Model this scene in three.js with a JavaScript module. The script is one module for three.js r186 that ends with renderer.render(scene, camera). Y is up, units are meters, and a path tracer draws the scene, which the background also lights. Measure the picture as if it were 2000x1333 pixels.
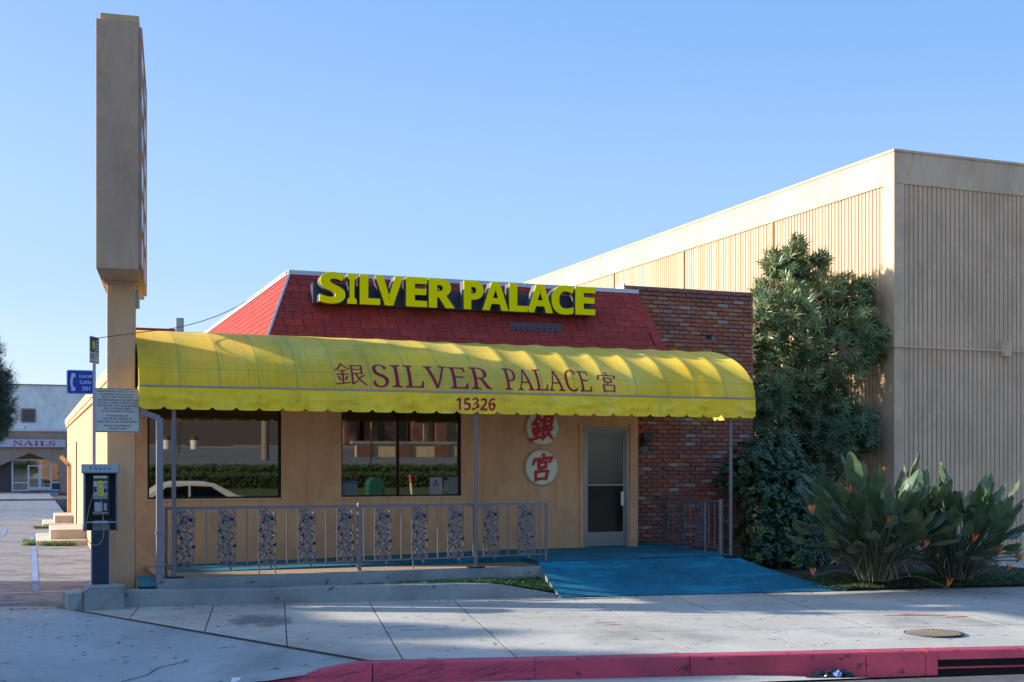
import * as THREE from 'three';
import { mergeGeometries } from 'three/addons/utils/BufferGeometryUtils.js';
import { RoundedBoxGeometry } from 'three/addons/geometries/RoundedBoxGeometry.js';
import { FontLoader } from 'three/addons/loaders/FontLoader.js';

// ---------------------------------------------------------------- camera, sky, sun, exposure
const scene = new THREE.Scene();
const R = THREE.MathUtils.degToRad;
const camera = new THREE.PerspectiveCamera(31.05, 1024 / 682, 0.1, 4000);
camera.position.set(0, 2, 0);
camera.rotation.y = R(-21.4);
camera.setViewOffset(2000, 1333, 0, -235.5, 2000, 1333);       // shift lens: verticals stay vertical
scene.add(camera);
const renderer = new THREE.WebGLRenderer({ antialias: true });
renderer.toneMapping = THREE.LinearToneMapping;
renderer.toneMappingExposure = 1.8;
renderer.shadowMap.enabled = true;
const SUN_AZ = R(20.5), SUN_EL = R(20.5);
const sunDir = new THREE.Vector3(-Math.cos(SUN_AZ) * Math.cos(SUN_EL), Math.sin(SUN_EL), -Math.sin(SUN_AZ) * Math.cos(SUN_EL));
{
  const w = 512, h = 256, data = new Float32Array(w * h * 4), d = new THREE.Vector3();
  const mix = (a, b, t) => a.map((v, i) => v + (b[i] - v) * t), ss = (a, b, x) => { const t = Math.min(1, Math.max(0, (x - a) / (b - a))); return t * t * (3 - 2 * t); };
  for (let j = 0; j < h; j++) for (let i = 0; i < w; i++) {
    const el = ((j + 0.5) / h - 0.5) * Math.PI, az = ((i + 0.5) / w - 0.5) * 2 * Math.PI;
    d.set(Math.cos(el) * Math.cos(az), Math.sin(el), Math.cos(el) * Math.sin(az));
    const e = Math.max(0, d.y);
    let c = mix([0.56, 0.70, 0.80], [0.33, 0.53, 0.79], ss(0, 0.16, e));
    c = mix(c, [0.135, 0.325, 0.70], ss(0.08, 0.42, e));
    c = mix(c, [0.07, 0.25, 0.70], ss(0.38, 1, e));
    const g = d.dot(sunDir), glow = Math.exp((g - 1) * 5) * 0.75 + Math.exp((g - 1) * 1.3) * 0.13;
    c = [c[0] + glow * 1.0, c[1] + glow * 0.92, c[2] + glow * 0.78];
    c = c.map((v) => v * 0.725); data.set([...c, 1], (j * w + i) * 4);
  }
  const t = new THREE.DataTexture(data, w, h, THREE.RGBAFormat, THREE.FloatType);
  t.mapping = THREE.EquirectangularReflectionMapping; t.magFilter = t.minFilter = THREE.LinearFilter; t.needsUpdate = true;
  scene.background = t; scene.environment = t;
}
const sun = new THREE.DirectionalLight(new THREE.Color(1, 0.94, 0.85), 5);
sun.position.copy(sunDir).multiplyScalar(70).add(new THREE.Vector3(6, 0, -18)); sun.target.position.set(6, 0, -18);
sun.castShadow = true; sun.shadow.radius = 1.6; sun.shadow.mapSize.set(4096, 4096);
Object.assign(sun.shadow.camera, { left: -40, right: 40, top: 30, bottom: -30, near: 1, far: 160 });
scene.add(sun, sun.target);

// ---------------------------------------------------------------- helpers
let seed = 1234567;
const rnd = () => { seed |= 0; seed = (seed + 0x6d2b79f5) | 0; let t = Math.imul(seed ^ (seed >>> 15), 1 | seed); t = (t + Math.imul(t ^ (t >>> 7), 61 | t)) ^ t; return ((t ^ (t >>> 14)) >>> 0) / 4294967296; };
const rr = (a, b) => a + (b - a) * rnd();
const pick = (a) => a[Math.floor(rnd() * a.length)];
const V = (x, y, d) => new THREE.Vector3(x, y + 2, -d);           // x along the facade, y from eye height, d into the picture
const names = {};
const numbered = (n) => { const k = names[n] = (names[n] ?? -1) + 1; return k ? n + '_' + String(k).padStart(3, '0') : n; };
function tag(o, label, category, group, kind) { o.userData.label = label; o.userData.category = category; if (group) o.userData.group = group; if (kind) o.userData.kind = kind; return o; }
function thing(name, label, category, base = V(0, -2, 0), turn = 0, group) {
  const o = new THREE.Group(); o.name = numbered(name); o.position.copy(base); o.rotation.y = turn; scene.add(o); o.updateMatrixWorld(true);
  return tag(o, label, category, group);
}
function struct(name, geo, m) { const o = new THREE.Mesh(prep(geo), m); o.name = numbered(name); o.userData.kind = 'structure'; scene.add(o); return o; }
function structGroup(name) { const o = new THREE.Group(); o.name = numbered(name); o.userData.kind = 'structure'; scene.add(o); o.updateMatrixWorld(true); return o; }
function prep(g) {                                                 // list or one geometry -> one, without index, uv in metres unless it has its own
  if (Array.isArray(g)) { const l = g.map(prep); return l.length === 1 ? l[0] : mergeGeometries(l); }
  if (g.userData.ready) return g;
  const own = g.userData.uv; let n = g.index ? g.toNonIndexed() : g;
  for (const k of Object.keys(n.attributes)) if (!['position', 'normal', 'uv', 'color'].includes(k)) n.deleteAttribute(k);
  if (!n.attributes.normal) n.computeVertexNormals();
  if (!own) boxUV(n);
  n.clearGroups(); n.userData = { ready: true, uv: own };
  return n;
}
function boxUV(g) {
  const p = g.attributes.position, uv = new Float32Array(p.count * 2), a = new THREE.Vector3(), b = new THREE.Vector3(), c = new THREE.Vector3();
  for (let i = 0; i < p.count; i += 3) {
    a.fromBufferAttribute(p, i); b.fromBufferAttribute(p, i + 1); c.fromBufferAttribute(p, i + 2);
    const n = b.clone().sub(a).cross(c.clone().sub(a)), x = Math.abs(n.x), y = Math.abs(n.y), z = Math.abs(n.z);
    [a, b, c].forEach((v, k) => { const q = y >= x && y >= z ? [v.x, v.z] : x >= z ? [v.z, v.y] : [v.x, v.y]; uv[(i + k) * 2] = q[0]; uv[(i + k) * 2 + 1] = q[1]; });
  }
  g.setAttribute('uv', new THREE.BufferAttribute(uv, 2));
}
function part(parent, name, geo, m, label) {                       // geo in world coordinates
  const g = prep(geo).clone(); g.applyMatrix4(parent.matrixWorld.clone().invert());
  const o = new THREE.Mesh(g, m); o.name = name; if (label) o.userData.label = label; parent.add(o); o.updateMatrixWorld(true); return o;
}
function local(parent, name, geo, m, label) { const o = new THREE.Mesh(prep(geo), m); o.name = name; if (label) o.userData.label = label; parent.add(o); o.updateMatrixWorld(true); return o; }   // geo in the parent's own coordinates
function paint(g, c) { g = prep(g); const n = g.attributes.position.count, a = new Float32Array(n * 3); for (let i = 0; i < n; i++) a.set(c, i * 3); g.setAttribute('color', new THREE.BufferAttribute(a, 3)); return g; }
const bx = (x0, x1, y0, y1, d0, d1, r = 0) => { const w = x1 - x0, h = y1 - y0, t = d1 - d0, g = r ? new RoundedBoxGeometry(w, h, t, 2, r) : new THREE.BoxGeometry(w, h, t); return g.translate((x0 + x1) / 2, (y0 + y1) / 2 + 2, -(d0 + d1) / 2); };
function rod(a, b, r, r2 = r, seg = 10) { const d = b.clone().sub(a), g = new THREE.CylinderGeometry(r2, r, d.length(), seg); g.translate(0, d.length() / 2, 0); g.applyQuaternion(new THREE.Quaternion().setFromUnitVectors(new THREE.Vector3(0, 1, 0), d.normalize())); return g.translate(a.x, a.y, a.z); }
function bar(a, b, w, t = w) { const d = b.clone().sub(a), g = new THREE.BoxGeometry(w, d.length(), t); g.translate(0, d.length() / 2, 0); g.applyQuaternion(new THREE.Quaternion().setFromUnitVectors(new THREE.Vector3(0, 1, 0), d.normalize())); return g.translate(a.x, a.y, a.z); }
const tube = (pts, r, n = 24, seg = 7) => new THREE.TubeGeometry(new THREE.CatmullRomCurve3(pts), n, r, seg);
function sheet(nu, nv, f, uvf) {                                   // f(u, v) -> Vector3
  const pos = [], uv = [], idx = [];
  for (let j = 0; j <= nv; j++) for (let i = 0; i <= nu; i++) { const p = f(i / nu, j / nv); pos.push(p.x, p.y, p.z); uv.push(...(uvf ? uvf(i / nu, j / nv) : [0, 0])); }
  for (let j = 0; j < nv; j++) for (let i = 0; i < nu; i++) { const a = j * (nu + 1) + i, b = a + 1, c = a + nu + 1, d = c + 1; idx.push(a, b, d, a, d, c); }
  const g = new THREE.BufferGeometry(); g.setAttribute('position', new THREE.Float32BufferAttribute(pos, 3)); g.setAttribute('uv', new THREE.Float32BufferAttribute(uv, 2)); g.setIndex(idx); g.computeVertexNormals();
  g.userData.uv = !!uvf; return g;
}
function flat(pts) {                                               // polygon of world points
  const n = new THREE.Vector3(), p0 = pts[0]; const pos = [];
  for (let i = 1; i + 1 < pts.length; i++) for (const q of [p0, pts[i], pts[i + 1]]) pos.push(q.x, q.y, q.z);
  const g = new THREE.BufferGeometry(); g.setAttribute('position', new THREE.Float32BufferAttribute(pos, 3)); g.computeVertexNormals(); return g;
}
function extr(shape, depth, bevel = 0) { return new THREE.ExtrudeGeometry(shape, { depth, bevelEnabled: bevel > 0, bevelSize: bevel, bevelThickness: bevel, bevelSegments: 2, curveSegments: 12 }); }
const poly = (pts) => new THREE.Shape(pts.map(([x, y]) => new THREE.Vector2(x, y)));
// value noise that tiles
function noise2(per, s) {
  const L = new Float32Array(per * per); let q = s * 9301 + 49297; for (let i = 0; i < L.length; i++) { q = (q * 1103515245 + 12345) & 0x7fffffff; L[i] = ((q >> 8) & 0xffff) / 65535; }
  return (x, y) => { x = ((x % 1) + 1) % 1 * per; y = ((y % 1) + 1) % 1 * per; const i = Math.floor(x) % per, j = Math.floor(y) % per; let fx = x - Math.floor(x), fy = y - Math.floor(y); fx = fx * fx * (3 - 2 * fx); fy = fy * fy * (3 - 2 * fy); const i1 = (i + 1) % per, j1 = (j + 1) % per; return (L[j * per + i] * (1 - fx) + L[j * per + i1] * fx) * (1 - fy) + (L[j1 * per + i] * (1 - fx) + L[j1 * per + i1] * fx) * fy; };
}
function fbm(per, oct, s) { const l = []; for (let o = 0; o < oct; o++) l.push(noise2(per << o, s + o * 17)); return (x, y) => { let v = 0, a = 0.5, t = 0; for (const f of l) { v += a * f(x, y); t += a; a *= 0.55; } return v / t; }; }
function dtex(size, metres, f, color) {
  const data = new Uint8Array(size * size * 4);
  for (let j = 0; j < size; j++) for (let i = 0; i < size; i++) { let c = f(i / size, j / size); if (!Array.isArray(c)) c = [c, c, c]; const k = (j * size + i) * 4; data[k] = Math.max(0, Math.min(255, c[0] * 255)); data[k + 1] = Math.max(0, Math.min(255, c[1] * 255)); data[k + 2] = Math.max(0, Math.min(255, c[2] * 255)); data[k + 3] = 255; }
  const t = new THREE.DataTexture(data, size, size); t.wrapS = t.wrapT = THREE.RepeatWrapping; t.magFilter = THREE.LinearFilter; t.minFilter = THREE.LinearMipmapLinearFilter; t.generateMipmaps = true; if (color) t.colorSpace = THREE.SRGBColorSpace; t.repeat.set(1 / metres, 1 / metres); t.needsUpdate = true; return t;
}
function ctex(w, h, draw) { const c = document.createElement('canvas'); c.width = w; c.height = h; const x = c.getContext('2d'); draw(x, w, h); const t = new THREE.CanvasTexture(c); t.colorSpace = THREE.SRGBColorSpace; t.anisotropy = 8; return t; }
const std = (c, o = {}) => new THREE.MeshStandardMaterial({ color: new THREE.Color(...c), roughness: 0.85, metalness: 0, ...o });

// ---------------------------------------------------------------- textures and materials
const nA = fbm(4, 6, 3), nB = fbm(8, 5, 11), nC = fbm(32, 4, 21), nD = fbm(64, 3, 5), nE = fbm(3, 4, 77);
const sp = (v, a, b) => Math.min(1, Math.max(0, (v - a) / (b - a)));
const T = {
  stucco: dtex(512, 3, (u, v) => { const m = 0.90 + 0.10 * nA(u, v) - 0.06 * sp(nB(u * 2, v * 0.5), 0.5, 0.8) - 0.07 * sp(nC(u, v * 0.06), 0.62, 0.8) + 0.06 * (sp(nE(v, u), 0.55, 0.57) - 0.5) * 0.6 + 0.03 * (nD(u, v) - 0.5); return [m, m * 0.995, m * 0.985]; }, true),
  stuccoB: dtex(512, 0.6, (u, v) => 0.5 * nC(u, v) + 0.5 * nD(u, v)),
  concrete: dtex(1024, 4.2, (u, v) => {
    let m = 0.80 + 0.16 * nA(u, v) + 0.06 * (nB(u, v) - 0.5) + 0.07 * (nD(u, v) - 0.5) - 0.14 * sp(nE(u, v), 0.6, 0.78);
    const s = nC(u + 0.37, v * 1.3); m -= 0.30 * sp(s, 0.74, 0.79); const f = nD(v, u); m -= 0.16 * sp(f, 0.80, 0.88);
    return [m, m * 0.995, m * 0.975];
  }, true),
  concreteB: dtex(512, 1, (u, v) => 0.6 * nD(u, v) + 0.4 * nC(u, v)),
  asphalt: dtex(1024, 5, (u, v) => { let m = 0.74 + 0.2 * nA(u, v) + 0.30 * (nD(u, v) - 0.5); m -= 0.16 * sp(nB(u, v), 0.58, 0.7); return [m, m, m * 1.01]; }, true),
  grain: dtex(256, 0.35, (u, v) => 0.78 + 0.22 * nB(u, v) + 0.22 * (nD(u, v) - 0.5), true),
  grainB: dtex(256, 0.25, (u, v) => 0.4 * nB(u, v) + 0.6 * nC(u, v)),
  brickC: dtex(512, 0.9, (u, v) => { const m = 0.72 + 0.30 * nB(u, v) + 0.2 * (nD(u, v) - 0.5), w = sp(nB(v + 0.3, u), 0.60, 0.72) * 0.30; return [m + w * 0.5, m + w, m + w]; }, true),
  carpet: dtex(512, 3.1, (u, v) => { let m = 0.86 + 0.14 * (nC(u, v) - 0.5) + 0.12 * (nD(u, v) - 0.5) - 0.12 * sp(nA(u, v), 0.5, 0.75); const w = sp(nB(u * 0.5, v * 2), 0.60, 0.72) * 0.20, st = sp(nC(v, u * 0.5), 0.76, 0.82) * 0.25; return [m + w * 1.4 + 0.1 * st, m + w - st, m + w * 0.7 - st]; }, true),
  soil: dtex(512, 1.4, (u, v) => { const m = 0.55 + 0.5 * nB(u, v) + 0.5 * (nD(u, v) - 0.5); return [m, m * 0.97, m * 0.92]; }, true),

  bark: dtex(256, 0.5, (u, v) => 0.6 + 0.4 * nB(u * 2, v * 0.4), true),
  leaf: dtex(256, 0.5, (u, v) => 0.72 + 0.28 * nB(u, v * 2), true),
};
const stuccoM = (c, o) => std(c, { map: T.stucco, bumpMap: T.stuccoB, bumpScale: 0.006, roughness: 0.93, ...o });
const concM = (c, o) => std(c, { map: T.concrete, bumpMap: T.concreteB, bumpScale: 0.003, roughness: 0.92, ...o });
const M = {
  tan: stuccoM([0.79, 0.435, 0.22]), tanTrim: stuccoM([0.76, 0.47, 0.26]), poleTan: stuccoM([0.72, 0.45, 0.25]), signGrey: stuccoM([0.56, 0.375, 0.25]),
  big: stuccoM([0.82, 0.575, 0.375]), bigJoint: stuccoM([0.50, 0.27, 0.12]),
  conc: concM([0.36, 0.40, 0.40]), concWalk: concM([0.60, 0.56, 0.485]), concDrive: concM([0.39, 0.44, 0.45]), concDark: concM([0.32, 0.32, 0.31]), joint: std([0.035, 0.033, 0.028], { roughness: 1 }), jointGreen: std([0.05, 0.055, 0.02], { roughness: 1 }),
  asphalt: std([0.225, 0.25, 0.275], { map: T.asphalt, bumpMap: T.concreteB, bumpScale: 0.004, roughness: 0.95 }),
  street: std([0.12, 0.115, 0.11], { map: T.asphalt, bumpMap: T.concreteB, bumpScale: 0.004, roughness: 0.95 }),
  porch: concM([0.52, 0.37, 0.24]), teal: std([0.006, 0.215, 0.32], { map: T.carpet, bumpMap: T.grainB, bumpScale: 0.004, roughness: 0.96 }),
  red: std([0.72, 0.082, 0.14], { map: T.concrete, bumpMap: T.concreteB, bumpScale: 0.002, roughness: 0.6 }), redBright: std([0.72, 0.10, 0.07], { roughness: 0.7 }),
  black: std([0.012, 0.012, 0.013], { roughness: 0.7 }), dark: std([0.05, 0.05, 0.055], { roughness: 0.6 }), navy: std([0.035, 0.045, 0.072], { roughness: 0.5 }),
  rail: std([0.165, 0.15, 0.158], { roughness: 0.42, metalness: 0.1 }), down: std([0.22, 0.20, 0.22], { roughness: 0.5 }), alu: std([0.32, 0.30, 0.275], { metalness: 0.6, roughness: 0.4 }), steel: std([0.38, 0.39, 0.40], { metalness: 0.6, roughness: 0.4 }), white: std([0.74, 0.73, 0.71], { roughness: 0.5 }), flash: std([0.62, 0.63, 0.65], { roughness: 0.5 }),
  glass: std([0.235, 0.205, 0.165], { metalness: 1, roughness: 0.012 }), doorGlass: std([0.085, 0.085, 0.085], { metalness: 1, roughness: 0.12 }), darkGlass: std([0.22, 0.23, 0.24], { metalness: 1, roughness: 0.03 }),
  letter: new THREE.MeshPhysicalMaterial({ color: new THREE.Color(0.95, 0.80, 0.0), roughness: 0.8, specularIntensity: 0.15 }), retn: std([0.13, 0.13, 0.14], { roughness: 0.5 }),
  mortar: std([0.36, 0.28, 0.25], { map: T.grain, bumpMap: T.grainB, bumpScale: 0.004, roughness: 1 }), bark: std([0.11, 0.075, 0.05], { map: T.bark, roughness: 1 }), soil: std([0.085, 0.06, 0.042], { map: T.soil, bumpMap: T.soil, bumpScale: 0.03, roughness: 1 }),
  blueSign: std([0.01, 0.09, 0.48], { roughness: 0.4 }), bluePaint: std([0.13, 0.26, 0.52], { map: T.concrete, roughness: 0.9 }), whitePaint: std([0.5, 0.52, 0.55], { map: T.concrete, roughness: 0.9 }),
};
const BR = [[0.52, 0.155, 0.09], [0.43, 0.13, 0.09], [0.56, 0.235, 0.105], [0.36, 0.14, 0.10], [0.48, 0.22, 0.16], [0.54, 0.38, 0.32], [0.56, 0.14, 0.06]];
const brickMs = BR.map((c) => std(c, { map: T.brickC, bumpMap: T.grainB, bumpScale: 0.004, roughness: 0.95 }));
const SH = [[0.50, 0.056, 0.038], [0.45, 0.049, 0.035], [0.54, 0.065, 0.044], [0.42, 0.052, 0.040], [0.48, 0.054, 0.037]];
const shingleMs = SH.map((c) => std(c, { map: T.grain, bumpMap: T.grainB, bumpScale: 0.003, roughness: 0.97 }));
const fabricMap = (w, h, draw, base = 'rgb(255,200,40)') => ctex(w, h, (x) => {
  x.fillStyle = base; x.fillRect(0, 0, w, h);
  let s = 77; const r = () => (s = (s * 16807) % 2147483647) / 2147483647;
  for (let i = 0; i < 70; i++) { const px = r() * w, py = r() * h, rad = (0.1 + 0.3 * r()) * h; x.fillStyle = r() < 0.5 ? 'rgba(255,240,150,0.05)' : 'rgba(150,130,60,0.045)'; for (let k = 0; k < 6; k++) { x.beginPath(); x.ellipse(px + (r() - 0.5) * rad, py + (r() - 0.5) * rad, rad * (0.4 + r()), rad * (0.2 + 0.5 * r()), r() * 3, 0, 7); x.fill(); } }
  for (let i = 0; i < h * w / 9000; i++) { x.fillStyle = `rgba(95,85,45,${0.06 + 0.12 * r()})`; const y0 = r() * h; x.fillRect(r() * w, y0, 1 + r() * 3, h * (0.08 + 0.25 * r())); }
  for (let i = 0; i < h * w / 5000; i++) { x.fillStyle = `rgba(60,55,35,${0.15 + 0.3 * r()})`; x.beginPath(); x.arc(r() * w, r() * h, 0.6 + r() * 1.6, 0, 7); x.fill(); }
  for (let i = 0; i < 900; i++) { const a = r() * 0.06; x.fillStyle = r() < 0.5 ? `rgba(120,105,40,${a})` : `rgba(255,250,190,${a})`; const ww = 2 + r() * 14, hh = 20 + r() * h * 0.4; x.fillRect(r() * w, r() * h, ww, hh); }
  draw(x);
});

// the two characters, as strokes on a 100 x 100 square
const YIN = [[[24, 4], [16, 22], [3, 36]], [[24, 4], [34, 18], [46, 28]], [[14, 36], [36, 35]], [[7, 53], [43, 51]], [[25, 36], [25, 90]], [[11, 62], [17, 76]], [[39, 60], [33, 75]], [[2, 93], [46, 86]], [[54, 12], [87, 11], [86, 48]], [[55, 12], [55, 92], [70, 80]], [[56, 29], [85, 29]], [[56, 47], [86, 46]], [[66, 48], [78, 74], [98, 94]], [[92, 55], [74, 70]]];
const GONG = [[[50, 1], [54, 13]], [[14, 17], [9, 36]], [[14, 19], [90, 17], [82, 32]], [[33, 31], [67, 31]], [[67, 31], [65, 52]], [[33, 31], [35, 53]], [[35, 51], [66, 51]], [[50, 53], [44, 65]], [[25, 65], [77, 65]], [[77, 65], [74, 97]], [[25, 65], [28, 98]], [[28, 93], [75, 93]]];
function strokes(x, ch, x0, y0, sx, sy, lw) { x.lineWidth = lw; x.lineCap = 'round'; x.lineJoin = 'round'; for (const s of ch) { x.beginPath(); s.forEach(([a, b], i) => x[i ? 'lineTo' : 'moveTo'](x0 + a * sx / 100, y0 + b * sy / 100)); x.stroke(); } }

// ---------------------------------------------------------------- street frame: the street runs 10.4 degrees off the facade
const DL = R(10.4), cD = Math.cos(DL), sD = Math.sin(DL);
const gS = (xs, ds) => -(2.10 + 0.009 * (xs - 4.14) - 0.02 * (ds - 12.64));            // height of the pavement, from eye height
const S = (xs, ds, y) => V(xs * cD + ds * sD, y ?? gS(xs, ds), -xs * sD + ds * cD);
const toS = (X, D) => [X * cD - D * sD, X * sD + D * cD];
const dip = (xs) => 0.13 * (sp(xs, 4.8, 7.4) ** 2 * (3 - 2 * sp(xs, 4.8, 7.4)));
const gut = (xs) => gS(xs, 12.75) - 0.205 - dip(xs);
const backLine = (xs) => 17.27 + 0.073 * xs;

// far ground, streets, lot
struct('ground', flat([V(-2000, -4.2, -2000), V(2000, -4.2, -2000), V(2000, -4.2, 2000), V(-2000, -4.2, 2000)]), M.soil);
struct('street', sheet(60, 2, (u, v) => { const xs = -70 + 140 * u, ds = -8 + 20.1 * v; return S(xs, ds, gut(Math.min(xs, 4)) - 0.02 + 0.10 * Math.sin(Math.PI * v)); }), M.street);
struct('gutter', sheet(140, 3, (u, v) => { const xs = -30 + 70 * u, ds = 12.1 + 0.60 * v; return S(xs, ds, gut(Math.min(xs, 4)) * (1 - v) + gut(xs) * v + 0.012 * (1 - v) - 0.012); }), M.concWalk);
const gL = (z) => -(1.84 + 0.0071 * z);
const lotY = (X, D) => gL(X * 0.365 + D * 0.931) - 0.03 * sp(D, 26, 18);
struct('parking_lot', sheet(30, 60, (u, v) => { const D = 17.4 + 110 * v * (0.3 + 0.7 * v), X = -60 + 61.35 * u; return V(X, lotY(X, D), D); }), M.asphalt);
{
  const top = 17.33;
  const diagX = (ds) => 1.0 - (ds - 12.84) * (3.70 / 4.31);
  struct('driveway', sheet(60, 24, (u, v) => { const ds = 12.68 + (top - 12.68) * v, xs = -34 + (diagX(ds) - 0.022 + 34) * u; const q = Math.max(0, diagX(ds) - xs), drop = Math.min(0.185 * (1 - sp(ds, 12.7, 16.2)), q * 0.13); return S(xs, ds, gS(xs, ds) - drop - 0.004); }), M.concDrive);
}
// pavement: slabs with open joints on a dark bed
const walk = structGroup('sidewalk');
{
  const clip = (p, f) => { const o = []; for (let i = 0; i < p.length; i++) { const a = p[i], b = p[(i + 1) % p.length], fa = f(a), fb = f(b); if (fa >= 0) o.push(a); if (fa * fb < 0) { const t = fa / (fa - fb); o.push([a[0] + (b[0] - a[0]) * t, a[1] + (b[1] - a[1]) * t]); } } return o; };
  const inset = (p, d) => p.map((_, i) => { const a = p[(i + p.length - 1) % p.length], b = p[i], c = p[(i + 1) % p.length]; const e = (q, r) => { const l = Math.hypot(r[0] - q[0], r[1] - q[1]) || 1; return [-(r[1] - q[1]) / l, (r[0] - q[0]) / l]; }; const n1 = e(a, b), n2 = e(b, c), k = d / Math.max(0.3, 1 + n1[0] * n2[0] + n1[1] * n2[1]); return [b[0] + (n1[0] + n2[0]) * k, b[1] + (n1[1] + n2[1]) * k]; });
  const diag = (p) => (p[0] - 1.0) * 4.31 + (p[1] - 12.84) * 3.70, back = (p) => backLine(p[0]) - p[1] + 0.14;
  const xs = [-2.75, -1.78, -0.8, 0.15, 1.33, 2.54, 4.5, 5.9, 7.4, 9.25, 11.2, 13.1, 15, 17, 19, 21, 23, 25, 27], ds = [12.83, 14.36, 15.62, 18.9];
  for (let i = 0; i + 1 < xs.length; i++) for (let j = 0; j + 1 < ds.length; j++) {
    let p = [[xs[i], ds[j]], [xs[i + 1], ds[j]], [xs[i + 1], ds[j + 1]], [xs[i], ds[j + 1]]];
    p = clip(clip(p, diag), back); if (p.length < 3) continue;
    const jw = (xs[i + 1] === 7.4 || xs[i] === 7.4) ? 0.012 : 0.0075, q = inset(p, jw), t = inset(p, jw + 0.003), dy = rr(-0.001, 0.001);
    const P = (v, y) => S(v[0], v[1], gS(v[0], v[1]) + y + dy), gs = [flat(t.map((v) => P(v, 0)))];
    q.forEach((v, k) => { const w = q[(k + 1) % q.length]; gs.push(flat([P(t[k], 0), P(v, -0.001), P(w, -0.001), P(t[(k + 1) % t.length], 0)]), flat([P(v, -0.001), P(v, -0.09), P(w, -0.09), P(w, -0.001)])); });
    part(walk, 'slab', gs, M.concWalk);
  }
  part(walk, 'joint_bed', sheet(20, 4, (u, v) => { const d = 12.83 + 5.8 * v, x0 = 0.92 - (d - 12.84) * 0.858, x = x0 + (27 - x0) * u, dd = Math.min(d, backLine(x) + 0.12); return S(x, dd, gS(x, dd) - 0.0038); }), M.joint);
  // utility marks sprayed on the slabs, thin paint
  const mk = std([0.50, 0.16, 0.15], { roughness: 0.9 }), m2 = std([0.62, 0.16, 0.13], { roughness: 0.9 });
  const dash = (a, b, c, d, w, m = mk) => { const l = Math.hypot(c - a, d - b), nx = -(d - b) / l * w / 2, ny = (c - a) / l * w / 2; const y = (x, z) => gS(x, z) + 0.0055; part(walk, 'paint_mark', flat([S(a + nx, b + ny, y(a, b)), S(a - nx, b - ny, y(a, b)), S(c - nx, d - ny, y(c, d)), S(c + nx, d + ny, y(c, d))]), m); };
  for (const [a, b, c, d] of [[1.35, 15.0, 1.75, 15.06], [1.5, 14.78, 1.78, 14.80], [1.9, 14.82, 2.12, 14.8], [4.0, 15.1, 4.28, 15.12], [4.1, 14.9, 4.3, 14.93]]) dash(a, b, c, d, 0.025);
  for (const [a, b, c, d] of [[8.12, 15.35, 8.75, 15.28], [8.4, 15.42, 8.95, 15.22], [8.86, 15.08, 9.2, 15.12]]) dash(a, b, c, d, 0.045, m2);
}
{
  const cr = [], P = [[-0.5, 14.6], [-0.62, 14.3], [-0.85, 14.0], [-0.95, 13.7], [-1.2, 13.45], [-1.28, 13.15], [-1.5, 12.9], [-1.55, 12.7]]; for (let i = 0; i + 1 < P.length; i++) { const a = P[i], b = P[i + 1], q = Math.max(0, 0.185 * (1 - sp(a[1], 12.7, 16.2))), q2 = Math.max(0, 0.185 * (1 - sp(b[1], 12.7, 16.2))); cr.push(flat([S(a[0] - 0.012, a[1], gS(...a) - q + 0.0025), S(a[0] + 0.012, a[1], gS(...a) - q + 0.0025), S(b[0] + 0.012, b[1], gS(...b) - q2 + 0.0025), S(b[0] - 0.012, b[1], gS(...b) - q2 + 0.0025)])); }
  struct('pavement_crack', cr, std([0.16, 0.16, 0.16], { roughness: 1 }));
  const al = ctex(256, 256, (x) => { x.fillStyle = '#000'; x.fillRect(0, 0, 256, 256); let q = 9; const rd = () => (q = (q * 16807) % 2147483647) / 2147483647; for (let i = 0; i < 160; i++) { const a = rd() * 6.28, d = 80 * rd() ** 0.7; x.fillStyle = `rgba(255,255,255,${0.05 + 0.06 * rd()})`; x.beginPath(); x.ellipse(128 + d * Math.cos(a), 128 + d * Math.sin(a) * 0.8, 8 + 26 * rd(), 6 + 18 * rd(), rd() * 3, 0, 7); x.fill(); } }); al.colorSpace = THREE.NoColorSpace;
  const g = sheet(6, 6, (u, v) => { const x = -0.75 + 1.2 * u, d = 14.75 + 2.0 * v; return S(x, d, gS(x, d) + 0.0035); }, (u, v) => [u, v]); const st = struct('pavement_stain', g, std([0.20, 0.19, 0.17], { alphaMap: al, transparent: true, roughness: 0.9 }));
  const it = []; const lf = prep(strap(0.05, 0.028, 0.5, 2)); const rnd2 = rnd; const mm = std([1, 1, 1], { roughness: 0.9, side: THREE.DoubleSide }); const o = new THREE.InstancedMesh(lf, mm, 150); const q = new THREE.Quaternion();
  for (let i = 0; i < 150; i++) { const x = rr(-4, 13), d = i < 60 ? backLine(x) - 0.5 * rnd() * rnd() - 0.03 : rr(12.9, backLine(x)), s = rr(0.35, 1); const p = x > 1 - (d - 12.84) * 0.858 ? S(x, d, gS(x, d) + 0.012) : S(x, d, gS(x, d) - 0.185 * (1 - sp(d, 12.7, 16.2)) + 0.010); q.setFromEuler(new THREE.Euler(1.5 + rr(-0.15, 0.15), rr(0, 6.28), 0, 'YXZ')); o.setMatrixAt(i, new THREE.Matrix4().compose(p, q, new THREE.Vector3(s, s, s))); o.setColorAt(i, new THREE.Color(...pick([[0.10, 0.07, 0.04], [0.05, 0.05, 0.03], [0.22, 0.14, 0.06], [0.04, 0.035, 0.03]]))); }
  o.name = 'leaf_litter'; tag(o, 'small dry leaves and bits scattered over the pavement', 'leaf litter', null, 'stuff'); scene.add(o);
}
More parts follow.
